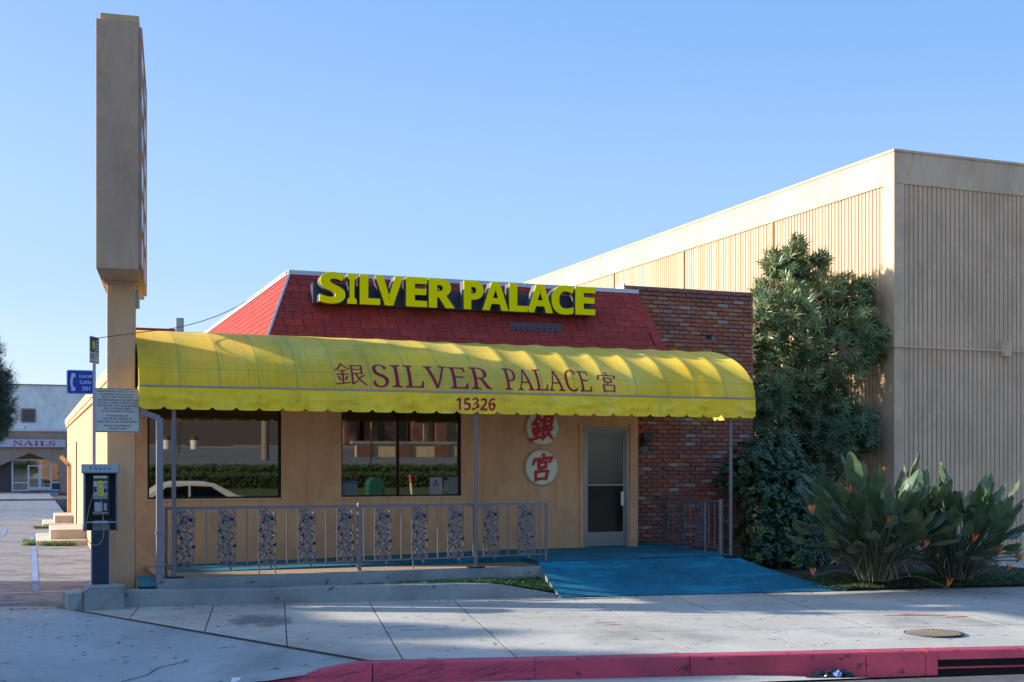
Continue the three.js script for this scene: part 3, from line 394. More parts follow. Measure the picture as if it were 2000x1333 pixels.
// ---------------------------------------------------------------- awning
{
  const o = thing('awning', 'long yellow barrel awning lettered SILVER PALACE over the restaurant front', 'awning', V(1.37, -1.6, 17.4));
  const XA = 1.37, XB = 11.13, NB = 18, a = 2.07, b = 0.94, YH = 1.035, YV = 0.715, DA = 17.4;
  const can = fabricMap(2048, 512, (x) => {
    const U = (X) => (X - XA) / (XB - XA) * 2048, ppm = 512 / 1.5; for (let i = 1; i < 18; i++) { x.fillStyle = 'rgba(110,150,120,0.28)'; x.fillRect(i / 18 * 2048 - 4, 0, 7, 512); } x.fillStyle = 'rgba(120,140,70,0.25)'; x.fillRect(0, 512 - 0.27 * ppm, 2048, 5); x.fillStyle = x.strokeStyle = 'rgb(150,22,62)';
    const y0 = 512 - 0.055 * ppm; x.font = '100px serif'; x.textBaseline = 'alphabetic';
    const word = (t, A, B) => { const m = x.measureText(t); const hc = m.actualBoundingBoxAscent || 72; x.save(); x.translate(U(A), y0); x.scale((U(B) - U(A)) / m.width, 0.37 * ppm / hc); x.fillText(t, 0, 0); x.restore(); };
    word('SILVER', 4.63, 6.50); word('PALACE', 6.70, 8.19);
    strokes(x, YIN, U(4.09), 512 - 0.43 * ppm, U(4.56) - U(4.09), 0.37 * ppm, 6.2); strokes(x, GONG, U(8.28), 512 - 0.405 * ppm, U(8.66) - U(8.28), 0.355 * ppm, 6.2);
  });
  const val = fabricMap(2048, 128, (x) => { const U = (X) => (X - XA) / (XB - XA) * 2048; x.fillStyle = 'rgb(165,28,52)'; x.font = 'bold 90px sans-serif'; const m = x.measureText('15326'), hc = m.actualBoundingBoxAscent || 65; x.save(); x.translate(U(5.90), 128 * (1 - (0.775 - YV) / (YH - YV + 0.02))); x.scale((U(6.56) - U(5.90)) / m.width, 0.205 / (YH - YV + 0.02) * 128 / hc); x.fillText('15326', 0, 0); x.restore(); }, 'rgb(255,212,46)');
  const fab = (map, tr = 0.10) => new THREE.MeshPhysicalMaterial({ color: 0xffffff, map, roughness: 0.66, specularIntensity: 0.45, transmission: tr, thickness: 0, side: THREE.DoubleSide });
  const wr = noise2(16, 61), wr2 = noise2(32, 62);
  part(o, 'canopy', sheet(NB * 12, 30, (u, v) => {
    const X = XA + (XB - XA) * u, f = (u * NB) % 1, t = v * Math.PI / 2, w = sp(u, 0.28, 0.6); const sag = (0.008 + 0.032 * w) * (4 * f * (1 - f)) * Math.sin(Math.PI * Math.min(1, v * 1.0)) ** 0.8 + 0.010 * (wr(u * 1.5, v * 0.7) - 0.5);
    return V(X, YH + (b - sag) * Math.sin(t), DA + sag * Math.cos(t) * 0.9 + a * (1 - Math.cos(t)));
  }, (u, v) => [u, v]), fab(can));
  const edge = (f) => { const k = Math.min(f, 1 - f) * 0.325; return k < 0.045 ? 0.042 * (1 - k / 0.045) : 0.004 * (1 - sp(k, 0.045, 0.11)); };
  const fold = (u, v) => { const s = (u * 11.3) % 1; return v * (0.014 * Math.sin(u * 61 + 3 * v) + 0.055 * (wr2(u * 1.1, v * 0.3) - 0.5)) + 0.045 * Math.sin(Math.PI * v) * (wr(u * 2.3 + v * 0.12 * (s > 0.5 ? 1 : -1), v * 0.4) - 0.5); };
  part(o, 'valance', sheet(30 * 20, 8, (u, v) => { const X = XA + (XB - XA) * u, yb = YV + edge((u * 30) % 1); return V(X, YH - 0.01 + (yb - YH + 0.01) * v, DA - 0.012 + fold(u, v)); }, (u, v) => [u, 1 - v]), fab(val, 0.03));
  part(o, 'valance_lining', sheet(120, 4, (u, v) => V(XA + 0.01 + (XB - XA - 0.02) * u, YH - 0.02 + (YV + 0.045 - YH + 0.02) * v, DA + 0.03)), std([0.30, 0.24, 0.10], { roughness: 0.9, side: THREE.DoubleSide }));
  const plain = fab(fabricMap(256, 256, () => {}));
  for (const X of [XA, XB]) {
    part(o, 'side_valance', sheet(7 * 14, 6, (u, v) => { const yb = YV + edge((u * 7) % 1); return V(X + 0.008 * Math.sin(u * 20) * v, YH - 0.005 + (yb - YH) * v, DA + 0.01 + a * u); }, (u, v) => [u, v]), plain);
    part(o, 'end_panel', sheet(24, 10, (u, v) => { const t = u * Math.PI / 2; return V(X + (X === XA ? 0.01 : -0.01), YH + b * 0.995 * Math.sin(t) * v, DA + 0.004 + a * (1 - Math.cos(t))); }, (u, v) => [u, v]), plain);
  }
  part(o, 'front_bar', rod(V(XA, YH, DA - 0.012), V(XB, YH, DA - 0.012), 0.013), std([0.32, 0.33, 0.36], { metalness: 0.5, roughness: 0.45 }));
  const hoops = []; for (let i = 0; i <= NB; i += 2) { const X = XA + 0.02 + (XB - XA - 0.04) * i / NB; hoops.push(tube(Array.from({ length: 9 }, (_, k) => { const t = k / 8 * Math.PI / 2; return V(X, YH - 0.02 + (b - 0.04) * Math.sin(t), DA + 0.03 + (a - 0.03) * (1 - Math.cos(t))); }), 0.012, 14, 5)); hoops.push(rod(V(X, YH - 0.02, DA + 0.03), V(X, YH - 0.02, 19.48), 0.010, 0.010, 5)); }
  part(o, 'frame', hoops, M.rail);
  part(o, 'wall_ledge', bx(XA, 9.9, YH + b - 0.05, YH + b + 0.02, 19.40, 19.50), fab(fabricMap(64, 64, () => {})));
  for (const [x, yb] of [[1.835, -1.60], [6.255, -1.60], [10.70, -1.55]]) { const p = part(o, 'post', rod(V(x, yb, DA + 0.06), V(x, YH, DA + 0.06), 0.030, 0.030, 14), M.rail); part(p, 'base_plate', bx(x - 0.13, x + 0.13, yb - 0.012, yb + 0.012, DA + 0.0, DA + 0.13, 0.004), M.black); }
}

// ---------------------------------------------------------------- railings with cast scroll panels
{
  const leafG = (x, y, a, l, w) => { const s = new THREE.Shape(); s.moveTo(0, 0); s.quadraticCurveTo(l * 0.5, w, l, 0); s.quadraticCurveTo(l * 0.5, -w, 0, 0); const g = extr(s, 0.008, 0.003); g.rotateZ(a); return g.translate(x, y, -0.004); };
  const scroll = [];
  const H = 0.80, Wd = 0.235;
  for (const s of [-1, 1]) scroll.push(new THREE.BoxGeometry(0.014, H, 0.014).translate(s * Wd / 2, H / 2, 0));
  for (let k = 0; k < 5; k++) {
    const y0 = 0.08 + k * 0.158, sg = k % 2 ? 1 : -1, pts = [];
    for (let i = 0; i <= 16; i++) { const t = i / 16, r = 0.078 * (1 - t * 0.82), an = -1.2 + t * 8.2; pts.push(new THREE.Vector3(sg * (0.022 - r * Math.cos(an)), y0 + r * Math.sin(an) * 0.9, 0.004 * Math.sin(an))); }
    scroll.push(tube(pts, 0.0085, 40, 5));
    scroll.push(tube([new THREE.Vector3(sg * 0.09, y0 - 0.08, 0), new THREE.Vector3(sg * -0.03, y0 - 0.07, 0), new THREE.Vector3(sg * -0.10, y0 + 0.03, 0), new THREE.Vector3(sg * -0.055, y0 + 0.10, 0)], 0.008, 16, 5));
    for (let i = 0; i < 20; i++) scroll.push(leafG(rr(-0.10, 0.10), y0 + rr(-0.085, 0.085), rr(0, 6.28), rr(0.04, 0.07), rr(0.018, 0.032)));
    scroll.push(new THREE.SphereGeometry(0.017, 8, 6).translate(sg * 0.03, y0, 0.006));
  }
  const scrollGeo = prep(scroll);
  const R1 = thing('railing', 'grey metal railing with cast scroll panels along the front ramp', 'railing', V(1.72, -1.6, 17.55));
  const D = 17.56, yt = -0.65, ybot = (X) => -1.49 + 0.055 * sp(X, 1.8, 7.4);
  part(R1, 'top_rail', bar(V(1.72, yt, D), V(7.46, yt - 0.005, D), 0.04, 0.022), M.rail); part(R1, 'bottom_rail', bar(V(1.72, ybot(1.72), D), V(7.46, ybot(7.46), D), 0.018, 0.018), M.rail);
  for (let i = 0; i < 10; i++) { const X = 2.0 + i * 0.567, h = yt - 0.012 - ybot(X); const o = new THREE.Mesh(scrollGeo, M.rail); o.name = 'scroll_panel'; o.position.copy(V(X, ybot(X), D)).sub(R1.position); o.scale.y = h / H; R1.add(o); if (i < 9) part(R1, 'baluster', bar(V(X + 0.284, ybot(X), D), V(X + 0.284, yt, D), 0.016), M.rail); }
  part(R1, 'post', rod(V(1.74, -1.6, D), V(1.74, yt + 0.01, D), 0.022), M.rail); part(R1, 'post', [rod(V(4.47, -1.6, D - 0.02), V(4.47, yt + 0.02, D - 0.02), 0.036, 0.036, 14), new THREE.SphereGeometry(0.036, 12, 6).translate(4.47, yt + 2.02, -D + 0.02)], M.rail); part(R1, 'post', rod(V(7.45, -1.56, D), V(7.45, yt + 0.01, D), 0.022), M.rail);
  part(R1, 'baluster', [bar(V(7.26, -1.45, D), V(7.26, yt, D), 0.014), bar(V(7.35, -1.45, D), V(7.35, yt, D), 0.014)], M.rail);
  for (const X of [3.02, 3.25, 5.30]) part(R1, 'foot', bar(V(X, -1.6, D), V(X, ybot(X), D), 0.016), M.rail);
  const R2 = thing('railing', 'grey metal railing with scroll panels in shade before the brick wall', 'railing', V(10.6, -1.56, 17.66));
  const X2 = 10.62; part(R2, 'top_rail', bar(V(X2, -0.66, 17.62), V(X2, -0.66, 19.95), 0.04, 0.022), M.rail); part(R2, 'bottom_rail', bar(V(X2, -1.44, 17.62), V(X2, -1.40, 19.95), 0.018), M.rail);
  for (const d of [18.35, 18.95, 19.55]) { const o = new THREE.Mesh(scrollGeo, M.rail); o.name = 'scroll_panel'; o.rotation.y = Math.PI / 2; o.position.copy(V(X2, -1.43, d)).sub(R2.position); o.scale.y = 0.95; R2.add(o); }
  for (const d of [17.83, 18.02, 18.65, 19.25]) part(R2, 'baluster', bar(V(X2, -1.44, d), V(X2, -0.66, d), 0.018), M.rail);
  part(R2, 'post', rod(V(X2, -1.56, 17.64), V(X2, -0.62, 17.64), 0.036, 0.036, 14), M.rail); part(R2, 'post', rod(V(X2, -1.56, 18.14), V(X2, -0.66, 18.14), 0.022), M.rail);
}

// ---------------------------------------------------------------- papers in the window
{
  const card = (name, label, x0, x1, y0, y1, w, h, draw, cat) => { const o = thing(name, label, cat, V(x0, y0, 19.57)); const g = new THREE.PlaneGeometry(x1 - x0, y1 - y0); g.userData.uv = true; part(o, 'paper', g.translate((x0 + x1) / 2, (y0 + y1) / 2 + 2, -19.578), std([0.8, 0.8, 0.8], { map: ctex(w, h, draw), roughness: 0.7 })); part(o, 'backing', bx(x0, x1, y0, y1, 19.579, 19.584), M.white); };
  card('grade_card', 'white card with a large blue letter A in the right window', 6.20, 6.42, -0.55, -0.265, 128, 160, (x) => { x.fillStyle = '#a5a49c'; x.fillRect(0, 0, 128, 160); x.fillStyle = '#1b5a9c'; x.font = 'bold 92px sans-serif'; x.textAlign = 'center'; x.fillText('A', 62, 90); x.fillStyle = '#777'; for (let i = 0; i < 5; i++) x.fillRect(20, 108 + i * 9, 88, 2); }, 'notice');
  card('paper_strip', 'narrow coloured strip of paper between two notices in the right window', 6.455, 6.52, -0.49, -0.315, 32, 96, (x) => { x.fillStyle = '#98978f'; x.fillRect(0, 0, 32, 96); x.fillStyle = '#3b6ea5'; x.fillRect(4, 6, 24, 18); x.fillStyle = '#a04030'; x.fillRect(4, 30, 24, 10); x.fillStyle = '#555'; for (let i = 0; i < 6; i++) x.fillRect(4, 48 + i * 7, 22, 2); }, 'notice');
  card('paper_notice', 'grey paper notice in the right corner of the right window', 6.53, 6.695, -0.54, -0.26, 96, 128, (x) => { x.fillStyle = '#8b8a82'; x.fillRect(0, 0, 96, 128); x.fillStyle = '#5c5b55'; for (let i = 0; i < 14; i++) x.fillRect(10, 10 + i * 8, 76 - (i * 17) % 30, 2); }, 'notice');
  card('wall_calendar', 'blue topped calendar sheet in the lower left of the right window', 4.71, 4.96, -0.55, -0.315, 128, 128, (x) => { x.fillStyle = '#7d8688'; x.fillRect(0, 0, 128, 128); x.fillStyle = '#1d6a8c'; x.fillRect(0, 0, 128, 30); x.fillStyle = '#4d5658'; for (let i = 0; i < 7; i++) for (let j = 0; j < 6; j++) x.fillRect(8 + i * 17, 40 + j * 14, 11, 8); }, 'notice');
  card('red_notice', 'small dark red notice above the calendar in the right window', 4.90, 4.96, -0.30, -0.18, 32, 48, (x) => { x.fillStyle = '#6b1620'; x.fillRect(0, 0, 32, 48); x.fillStyle = '#a06060'; x.fillRect(6, 16, 20, 3); x.fillRect(6, 26, 20, 3); }, 'notice');
}

// ---------------------------------------------------------------- pole sign
const SG = R(6);                                                   // the sign stands square to the street, not to the facade
{
  const o = thing('pole_sign', 'tall tan pole carrying a big double sided sign box seen edge on', 'sign', V(1.158, -1.95, 17.75), R(-6));
  const P = (g) => g; const m = o.matrixWorld;
  const lp = (name, g, mat, parent = o) => { const q = prep(g).clone(); q.translate(0, 0, 0); const k = new THREE.Mesh(q, mat); k.name = name; parent.add(k); k.updateMatrixWorld(true); return k; };
  const b = (x0, x1, y0, y1, d0, d1, r) => bx(x0, x1, y0 - 2, y1 - 2, d0, d1, r);           // local: x across, y up from the base, d into the picture
  lp('pole', b(-0.186, 0.186, -0.3, 4.46, 0, 0.42, 0.012), M.poleTan);
  const box = lp('sign_box', [b(-0.264, 0.264, 4.44, 7.655, -1.137, 1.97, 0.01)], M.signGrey);
  lp('cap', b(-0.215, 0.268, 7.657, 7.74, -1.11, 1.95, 0.008), M.poleTan);
  lp('mounting_plate', b(-0.22, 0.22, 4.40, 4.44, -0.05, 1.2), M.poleTan);
  const cols = [[0.55, 0.60, 0.66], [0.60, 0.62, 0.66], [0.16, 0.28, 0.55], [0.60, 0.63, 0.68], [0.42, 0.40, 0.58], [0.55, 0.05, 0.06]];
  const fr = []; for (let i = 0; i <= 6; i++) fr.push(b(0.268, 0.305, 4.50 + i * 0.515 - 0.012, 4.50 + i * 0.515 + 0.012, -1.08, 1.91)); for (const d of [-1.08, 0.41, 1.89]) fr.push(b(0.268, 0.303, 4.51, 7.59, d - 0.015, d + 0.015));
  const face = lp('panel_frame', fr, M.signGrey);
  for (let i = 0; i < 6; i++) for (const [d0, d1, k] of [[-1.06, 0.39, 0], [0.43, 1.87, 1]]) lp('sign_panel', b(0.265, 0.288, 4.515 + i * 0.515, 5.0 + i * 0.515, d0, d1), std(cols[(5 - i + k * 2 * (i % 2)) % 6], { roughness: 0.3 }), face);
  lp('floodlight', b(0.188, 0.24, 4.1, 4.36, 0.2, 0.34, 0.01), M.steel);
}
// ---------------------------------------------------------------- pay phone
{
  const x = 0.865, D = 17.26, yb = -1.655;
  const o = thing('pay_phone', 'blue pay phone booth with a yellow handset on a dark pedestal', 'pay phone', V(x, yb, D));
  const dk = std([0.010, 0.022, 0.05], { roughness: 0.35 }), side = std([0.20, 0.24, 0.30], { metalness: 0.3, roughness: 0.45, map: T.grain }), fr = std([0.16, 0.24, 0.36], { roughness: 0.4 });
  const p = part(o, 'pedestal', bx(x - 0.105, x + 0.105, yb, -0.92, D, D + 0.16, 0.006), dk); part(p, 'pedestal_trim', [bx(x - 0.117, x - 0.105, yb, -0.93, D - 0.004, D + 0.16), bx(x + 0.105, x + 0.117, yb, -0.93, D - 0.004, D + 0.16)], fr); part(p, 'foot_flange', bx(x - 0.13, x + 0.13, yb - 0.01, yb + 0.015, D - 0.02, D + 0.18), M.steel);
  part(o, 'back_panel', bx(x - 0.20, x + 0.20, -0.93, -0.13, D + 0.20, D + 0.22), std([0.05, 0.055, 0.065], { map: T.grain, roughness: 0.5 }));
  for (const s of [-1, 1]) part(o, 'side_panel', (() => { const q = extr(poly([[0, -0.93], [0.28, -0.93], [0.28, -0.12], [-0.02, -0.12], [-0.06, -0.35], [-0.06, -0.86]]), 0.018, 0.003); q.rotateY(Math.PI / 2); q.translate(x + s * 0.205 - 0.009 + (s < 0 ? 0.0 : 0.0), 2, -D + 0.0); return q; })(), side);
  const h = part(o, 'header', bx(x - 0.245, x + 0.245, -0.155, -0.035, D - 0.09, D + 0.26, 0.008), std([0.24, 0.29, 0.33], { roughness: 0.45 }));
  const g = new THREE.PlaneGeometry(0.45, 0.085); g.userData.uv = true; part(h, 'header_panel', g.translate(x - 0.005, 2 - 0.095, -D + 0.094), std([0.9, 0.9, 0.9], { map: ctex(512, 96, (c) => { c.fillStyle = '#9fb7b4'; c.fillRect(0, 0, 512, 96); for (let i = 0; i < 40; i++) { c.fillStyle = `rgba(190,205,170,${0.03 + 0.003 * i})`; c.fillRect((i * 137) % 512, (i * 53) % 96, 60, 20); } c.fillStyle = '#155f9c'; c.font = 'bold 82px sans-serif'; c.save(); c.translate(96, 72); let xx = 0; for (const ch of 'Phone') { c.fillText(ch, xx, 0); xx += c.measureText(ch).width + 16; } c.restore(); }), roughness: 0.4 }));
  const ph = part(o, 'phone_body', bx(x - 0.10, x + 0.125, -0.74, -0.17, D + 0.06, D + 0.20, 0.01), dk);
  part(ph, 'face_plate', bx(x - 0.088, x + 0.09, -0.50, -0.19, D + 0.052, D + 0.062, 0.003), std([0.55, 0.56, 0.56], { metalness: 0.75, roughness: 0.25 }));
  part(ph, 'plate_window', [bx(x - 0.085, x + 0.086, -0.262, -0.225, D + 0.048, D + 0.056), bx(x - 0.082, x - 0.045, -0.415, -0.335, D + 0.048, D + 0.056), bx(x + 0.045, x + 0.083, -0.42, -0.36, D + 0.048, D + 0.056)], M.navy);
  part(ph, 'instruction_card', [bx(x - 0.08, x + 0.08, -0.492, -0.44, D + 0.047, D + 0.056), bx(x + 0.04, x + 0.084, -0.35, -0.28, D + 0.047, D + 0.056)], std([0.32, 0.38, 0.34], { roughness: 0.5 }));
  part(ph, 'coin_door', bx(x - 0.075, x + 0.03, -0.67, -0.545, D + 0.045, D + 0.062, 0.004), std([0.42, 0.47, 0.55], { metalness: 0.6, roughness: 0.3 })); part(ph, 'coin_return', bx(x + 0.045, x + 0.085, -0.66, -0.56, D + 0.05, D + 0.062, 0.004), M.steel); part(ph, 'shelf', bx(x - 0.10, x + 0.10, -0.70, -0.68, D + 0.0, D + 0.07), M.alu);
  const yl = std([0.62, 0.60, 0.02], { roughness: 0.35 }); const hs = part(o, 'handset', tube([V(x - 0.005, -0.275, D + 0.035), V(x - 0.005, -0.30, D + 0.0), V(x, -0.36, D - 0.015), V(x + 0.004, -0.42, D + 0.0), V(x + 0.006, -0.45, D + 0.035)], 0.019, 20, 10), yl);
  part(hs, 'earpiece', [rod(V(x - 0.005, -0.285, D + 0.0), V(x - 0.005, -0.285, D + 0.05), 0.034, 0.036, 16), rod(V(x + 0.006, -0.437, D + 0.0), V(x + 0.006, -0.437, D + 0.05), 0.034, 0.036, 16)], yl);
  part(o, 'cord', tube([V(x + 0.006, -0.46, D + 0.03), V(x + 0.01, -0.55, D - 0.01), V(x + 0.03, -0.75, D - 0.03), V(x + 0.04, -0.93, D - 0.04), V(x + 0.0, -1.08, D - 0.045), V(x - 0.08, -1.115, D - 0.045), V(x - 0.16, -1.05, D - 0.045), V(x - 0.185, -0.90, D - 0.04), V(x - 0.15, -0.65, D), V(x - 0.095, -0.44, D + 0.06)], 0.0055, 70, 6), M.alu);
  part(o, 'cross_bar', [bx(x - 0.21, x + 0.21, -0.815, -0.80, D - 0.03, D - 0.012), bx(x - 0.10, x + 0.09, -0.825, -0.79, D - 0.036, D - 0.008, 0.005)], std([0.36, 0.40, 0.47], { metalness: 0.4, roughness: 0.35 }));
  part(o, 'lower_panel', bx(x - 0.10, x + 0.115, -0.92, -0.83, D + 0.02, D + 0.19), std([0.22, 0.22, 0.21], { roughness: 0.6, map: T.grain }));
}
// ---------------------------------------------------------------- post with three signs
{
  const x = 0.795, D = 17.5;
  const o = thing('sign_post', 'thin steel post with parking notice, blue phone sign and small bus sign', 'sign post', V(x, -1.7, D));
  part(o, 'post', bx(x - 0.022, x + 0.022, -1.7, 1.50, D, D + 0.03, 0.004), M.steel);
  const plate = (w, h, r, wd, hd, draw, back) => { const s = new THREE.Shape(); s.moveTo(-w / 2 + r, -h / 2); s.lineTo(w / 2 - r, -h / 2); s.quadraticCurveTo(w / 2, -h / 2, w / 2, -h / 2 + r); s.lineTo(w / 2, h / 2 - r); s.quadraticCurveTo(w / 2, h / 2, w / 2 - r, h / 2); s.lineTo(-w / 2 + r, h / 2); s.quadraticCurveTo(-w / 2, h / 2, -w / 2, h / 2 - r); s.lineTo(-w / 2, -h / 2 + r); s.quadraticCurveTo(-w / 2, -h / 2, -w / 2 + r, -h / 2); const g = extr(s, 0.004).toNonIndexed(), p = g.attributes.position, u = g.attributes.uv; for (let i = 0; i < p.count; i++) u.setXY(i, p.getX(i) / w + 0.5, p.getY(i) / h + 0.5); g.userData.uv = true; return [g, std([0.82, 0.82, 0.82], { map: ctex(wd, hd, draw), roughness: 0.45 })]; };
  let [g, m] = plate(0.615, 0.60, 0.035, 768, 768, (c, w, h) => {
    c.fillStyle = '#cfcdc6'; c.fillRect(0, 0, w, h); c.strokeStyle = '#1c2440'; c.lineWidth = 12; c.beginPath(); c.roundRect(12, 12, w - 24, h - 24, 34); c.stroke(); c.fillStyle = '#16161a'; c.textAlign = 'center';
    const L = [['UNAUTHORIZED VEHICLES PARKED', 62], ['IN DESIGNATED ACCESSIBLE', 114], ['SPACES NOT DISPLAYING', 162], ['DISTINGUISHING PLACARDS OR', 212], ['SPECIAL LICENSE PLATES ISSUED', 260], ['FOR PERSONS WITH DISABILITIES', 310], ['WILL BE TOWED AWAY', 360], ["AT THE OWNER'S EXPENSE", 408], ['TOWED VEHICLES', 486], ['MAY BE RECLAIMED AT', 536], ['WHITTIER POLICE DEPARTMENT', 590], ['OR BY TELEPHONING', 658], ['(562) 567 9200', 708]];
    c.font = 'bold 44px sans-serif'; for (const [t, y] of L) { const mw = c.measureText(t).width, k = Math.min(1, 690 / mw) * 0.97; c.save(); c.translate(w / 2 + 14, y + 8); c.scale(k, 1); c.fillText(t, 0, 0); c.restore(); }
  });
  part(o, 'parking_sign', g.translate(x + 0.30 - 0.01, 2.695, -D - 0.012), m, 'white parking notice with dark border and small capitals');
  [g, m] = plate(0.345, 0.325, 0.03, 384, 384, (c) => { c.fillStyle = '#a9bfe0'; c.fillRect(0, 0, 384, 384); c.fillStyle = '#0e3fae'; c.beginPath(); c.roundRect(14, 14, 356, 356, 30); c.fill(); c.fillStyle = '#cfd9ea'; c.font = 'bold 74px sans-serif'; c.textAlign = 'right'; c.fillText('Local', 362, 122); c.fillText('Calls', 352, 218); c.font = 'bold 82px sans-serif'; c.fillText('25¢', 350, 322); c.lineWidth = 34; c.strokeStyle = '#cfd9ea'; c.beginPath(); c.moveTo(100, 70); c.quadraticCurveTo(36, 190, 100, 318); c.stroke(); c.beginPath(); c.roundRect(66, 54, 58, 62, 12); c.fill(); c.beginPath(); c.roundRect(66, 272, 58, 62, 12); c.fill(); });
  part(o, 'phone_sign', g.translate(x - 0.178, 2 + 1.068, -D + 0.006), m, 'blue square sign with a white handset');
  [g, m] = plate(0.30, 0.36, 0.012, 256, 300, (c) => { c.fillStyle = '#c9c9c2'; c.fillRect(0, 0, 256, 300); c.fillStyle = '#20306e'; c.fillRect(14, 14, 228, 160); c.fillStyle = '#b7bd4a'; c.beginPath(); c.arc(110, 95, 52, 0, 7); c.fill(); c.fillStyle = '#e6e6e0'; for (let i = 0; i < 4; i++) c.fillRect(170, 40 + i * 32, 50, 14); c.strokeStyle = '#20306e'; c.lineWidth = 10; c.strokeRect(14, 14, 228, 272); c.fillStyle = '#15181e'; c.font = 'bold 92px sans-serif'; c.textAlign = 'center'; c.save(); c.translate(128, 256); c.scale(0.85, 1); c.fillText('NXPT', 0, 0); c.restore(); });
  g.rotateY(R(64)); part(o, 'bus_sign', g.translate(x + 0.0, 2 + 1.505, -D + 0.01), m, 'small angled sign with a yellow green emblem');
}
{
  const w = tag(new THREE.Mesh(prep(tube([V(0.80, 1.66, 17.5), V(1.35, 1.77, 17.62), V(2.1, 1.98, 18.4), V(3.0, 2.42, 19.4), V(3.94, 3.12, 20.0)], 0.006, 50, 5)), M.dark), 'thin dark overhead wire from the roof corner to the sign post', 'wire'); w.name = 'overhead_wire'; scene.add(w);
}

// ---------------------------------------------------------------- the big ribbed building on the right
{
  const X0 = 16.5, DF = 20.6, YT = 6.37, YP = 5.72, rec = 0.07;
  const o = thing('commercial_building', 'large tan commercial building with vertical ribbed panels and plain fascia', 'building', V(X0, -2, DF));
  part(o, 'wall_core', bx(X0 + rec + 0.04, 60, -2.6, YP, DF + rec + 0.04, 47), M.big);
  part(o, 'fascia', bx(X0, 60, YP, YT, DF, 47.1, 0.015), M.big); part(o, 'roof_edge', bx(X0 - 0.02, 60, YT, YT + 0.05, DF - 0.02, 47.12), M.big);
  part(o, 'corner_column', bx(X0 + 0.002, X0 + 0.26, -2.6, YP, DF + 0.002, DF + 0.26), M.big);
  const ribs = (len) => { const n = Math.round(len / 0.118), p = len / n, sh = new THREE.Shape(); sh.moveTo(0, 0); for (let i = 0; i < n; i++) { const x = i * p; sh.lineTo(x + 0.022, 0); sh.lineTo(x + 0.030, 0.038); sh.lineTo(x + p - 0.008, 0.038 + rr(-0.002, 0.002)); sh.lineTo(x + p, 0); } sh.lineTo(len, -0.03); sh.lineTo(0, -0.03); const g = extr(sh, YP + 2.6); return g; };
  // front: x along X; side: x along depth
  for (const [a, b] of [[X0 + 0.27, 25.2], [25.3, 34]]) { const g = ribs(b - a); g.rotateX(Math.PI / 2); g.translate(a, YP + 2, -DF - rec); part(o, 'ribbed_panel', g, M.big); }
  const js = [DF + 0.26, 25.0, 29.3, 33.6, 37.9, 42.2, 46.8];
  for (let i = 0; i + 1 < js.length; i++) { const g = ribs(js[i + 1] - js[i] - 0.11); g.rotateX(Math.PI / 2); g.rotateY(Math.PI / 2); g.scale(-1, 1, 1); g.rotateY(0); const p = g.attributes.position; const q = prep(g); q.computeBoundingBox(); const bb = q.boundingBox; q.translate(X0 + rec - 0.04 - bb.min.x + 0.002, YP + 2 - bb.max.y, -(js[i] + 0.11) - bb.max.z); const k = q.attributes.position; for (let t = 0; t < k.count; t += 3) { const a = [k.getX(t), k.getY(t), k.getZ(t)], b = [k.getX(t + 2), k.getY(t + 2), k.getZ(t + 2)]; k.setXYZ(t, ...b); k.setXYZ(t + 2, ...a); } q.computeVertexNormals(); part(o, 'ribbed_panel', q, M.big); part(o, 'joint_strip', bx(X0 + 0.004, X0 + 0.10, -2.6, YP - 0.002, js[i] + (i ? 0.02 : 0.003), js[i] + 0.10), i ? M.bigJoint : M.big); }
  part(o, 'conduit', [rod(V(X0 - 0.03, 2.36, DF - 0.03), V(34, 2.36, DF - 0.03), 0.022), rod(V(X0 - 0.03, 2.36, DF - 0.03), V(X0 - 0.03, 2.36, 26), 0.018)], M.big); part(o, 'junction_box', bx(19.29, 19.49, 2.24, 2.56, DF - 0.11, DF + 0.03, 0.01), M.big);
}

// ---------------------------------------------------------------- plants
function strap(l, w, bend, n = 3, fold = 0.25) {                    // a leaf from the origin along +y, bending towards +z
  return sheet(2, n, (u, v) => { const s = (u - 0.5) * 2, ww = w * Math.pow(Math.sin(Math.PI * Math.min(0.96, 0.08 + 0.9 * v)), 0.7); const a = bend * v; return new THREE.Vector3(s * ww * 0.5, l * v * Math.cos(a * 0.6), l * v * Math.sin(a * 0.6) + Math.abs(s) * ww * fold); });
}
const vgreen = (rough = 0.6, t = 0.25) => new THREE.MeshPhysicalMaterial({ color: 0xffffff, vertexColors: true, roughness: rough, transmission: t, thickness: 0, side: THREE.DoubleSide });
function place(g, m, items, parent, name) {                          // items: matrices and tints
  const o = new THREE.InstancedMesh(g, m, items.length); items.forEach(([mt, c], i) => { o.setMatrixAt(i, mt); o.setColorAt(i, c); }); o.name = name; if (parent !== scene) o.userData.kind = 'stuff'; parent.add(o); return o;
}
const mat4 = (p, dir, s, spin = rr(0, 6.28)) => { const q = new THREE.Quaternion().setFromUnitVectors(new THREE.Vector3(0, 1, 0), dir.clone().normalize()).multiply(new THREE.Quaternion().setFromAxisAngle(new THREE.Vector3(0, 1, 0), spin)); return new THREE.Matrix4().compose(p, q, new THREE.Vector3(s, s, s)); };
const rdir = () => { let v; do v = new THREE.Vector3(rr(-1, 1), rr(-1, 1), rr(-1, 1)); while (v.length() > 1 || v.length() < 0.1); return v.normalize(); };
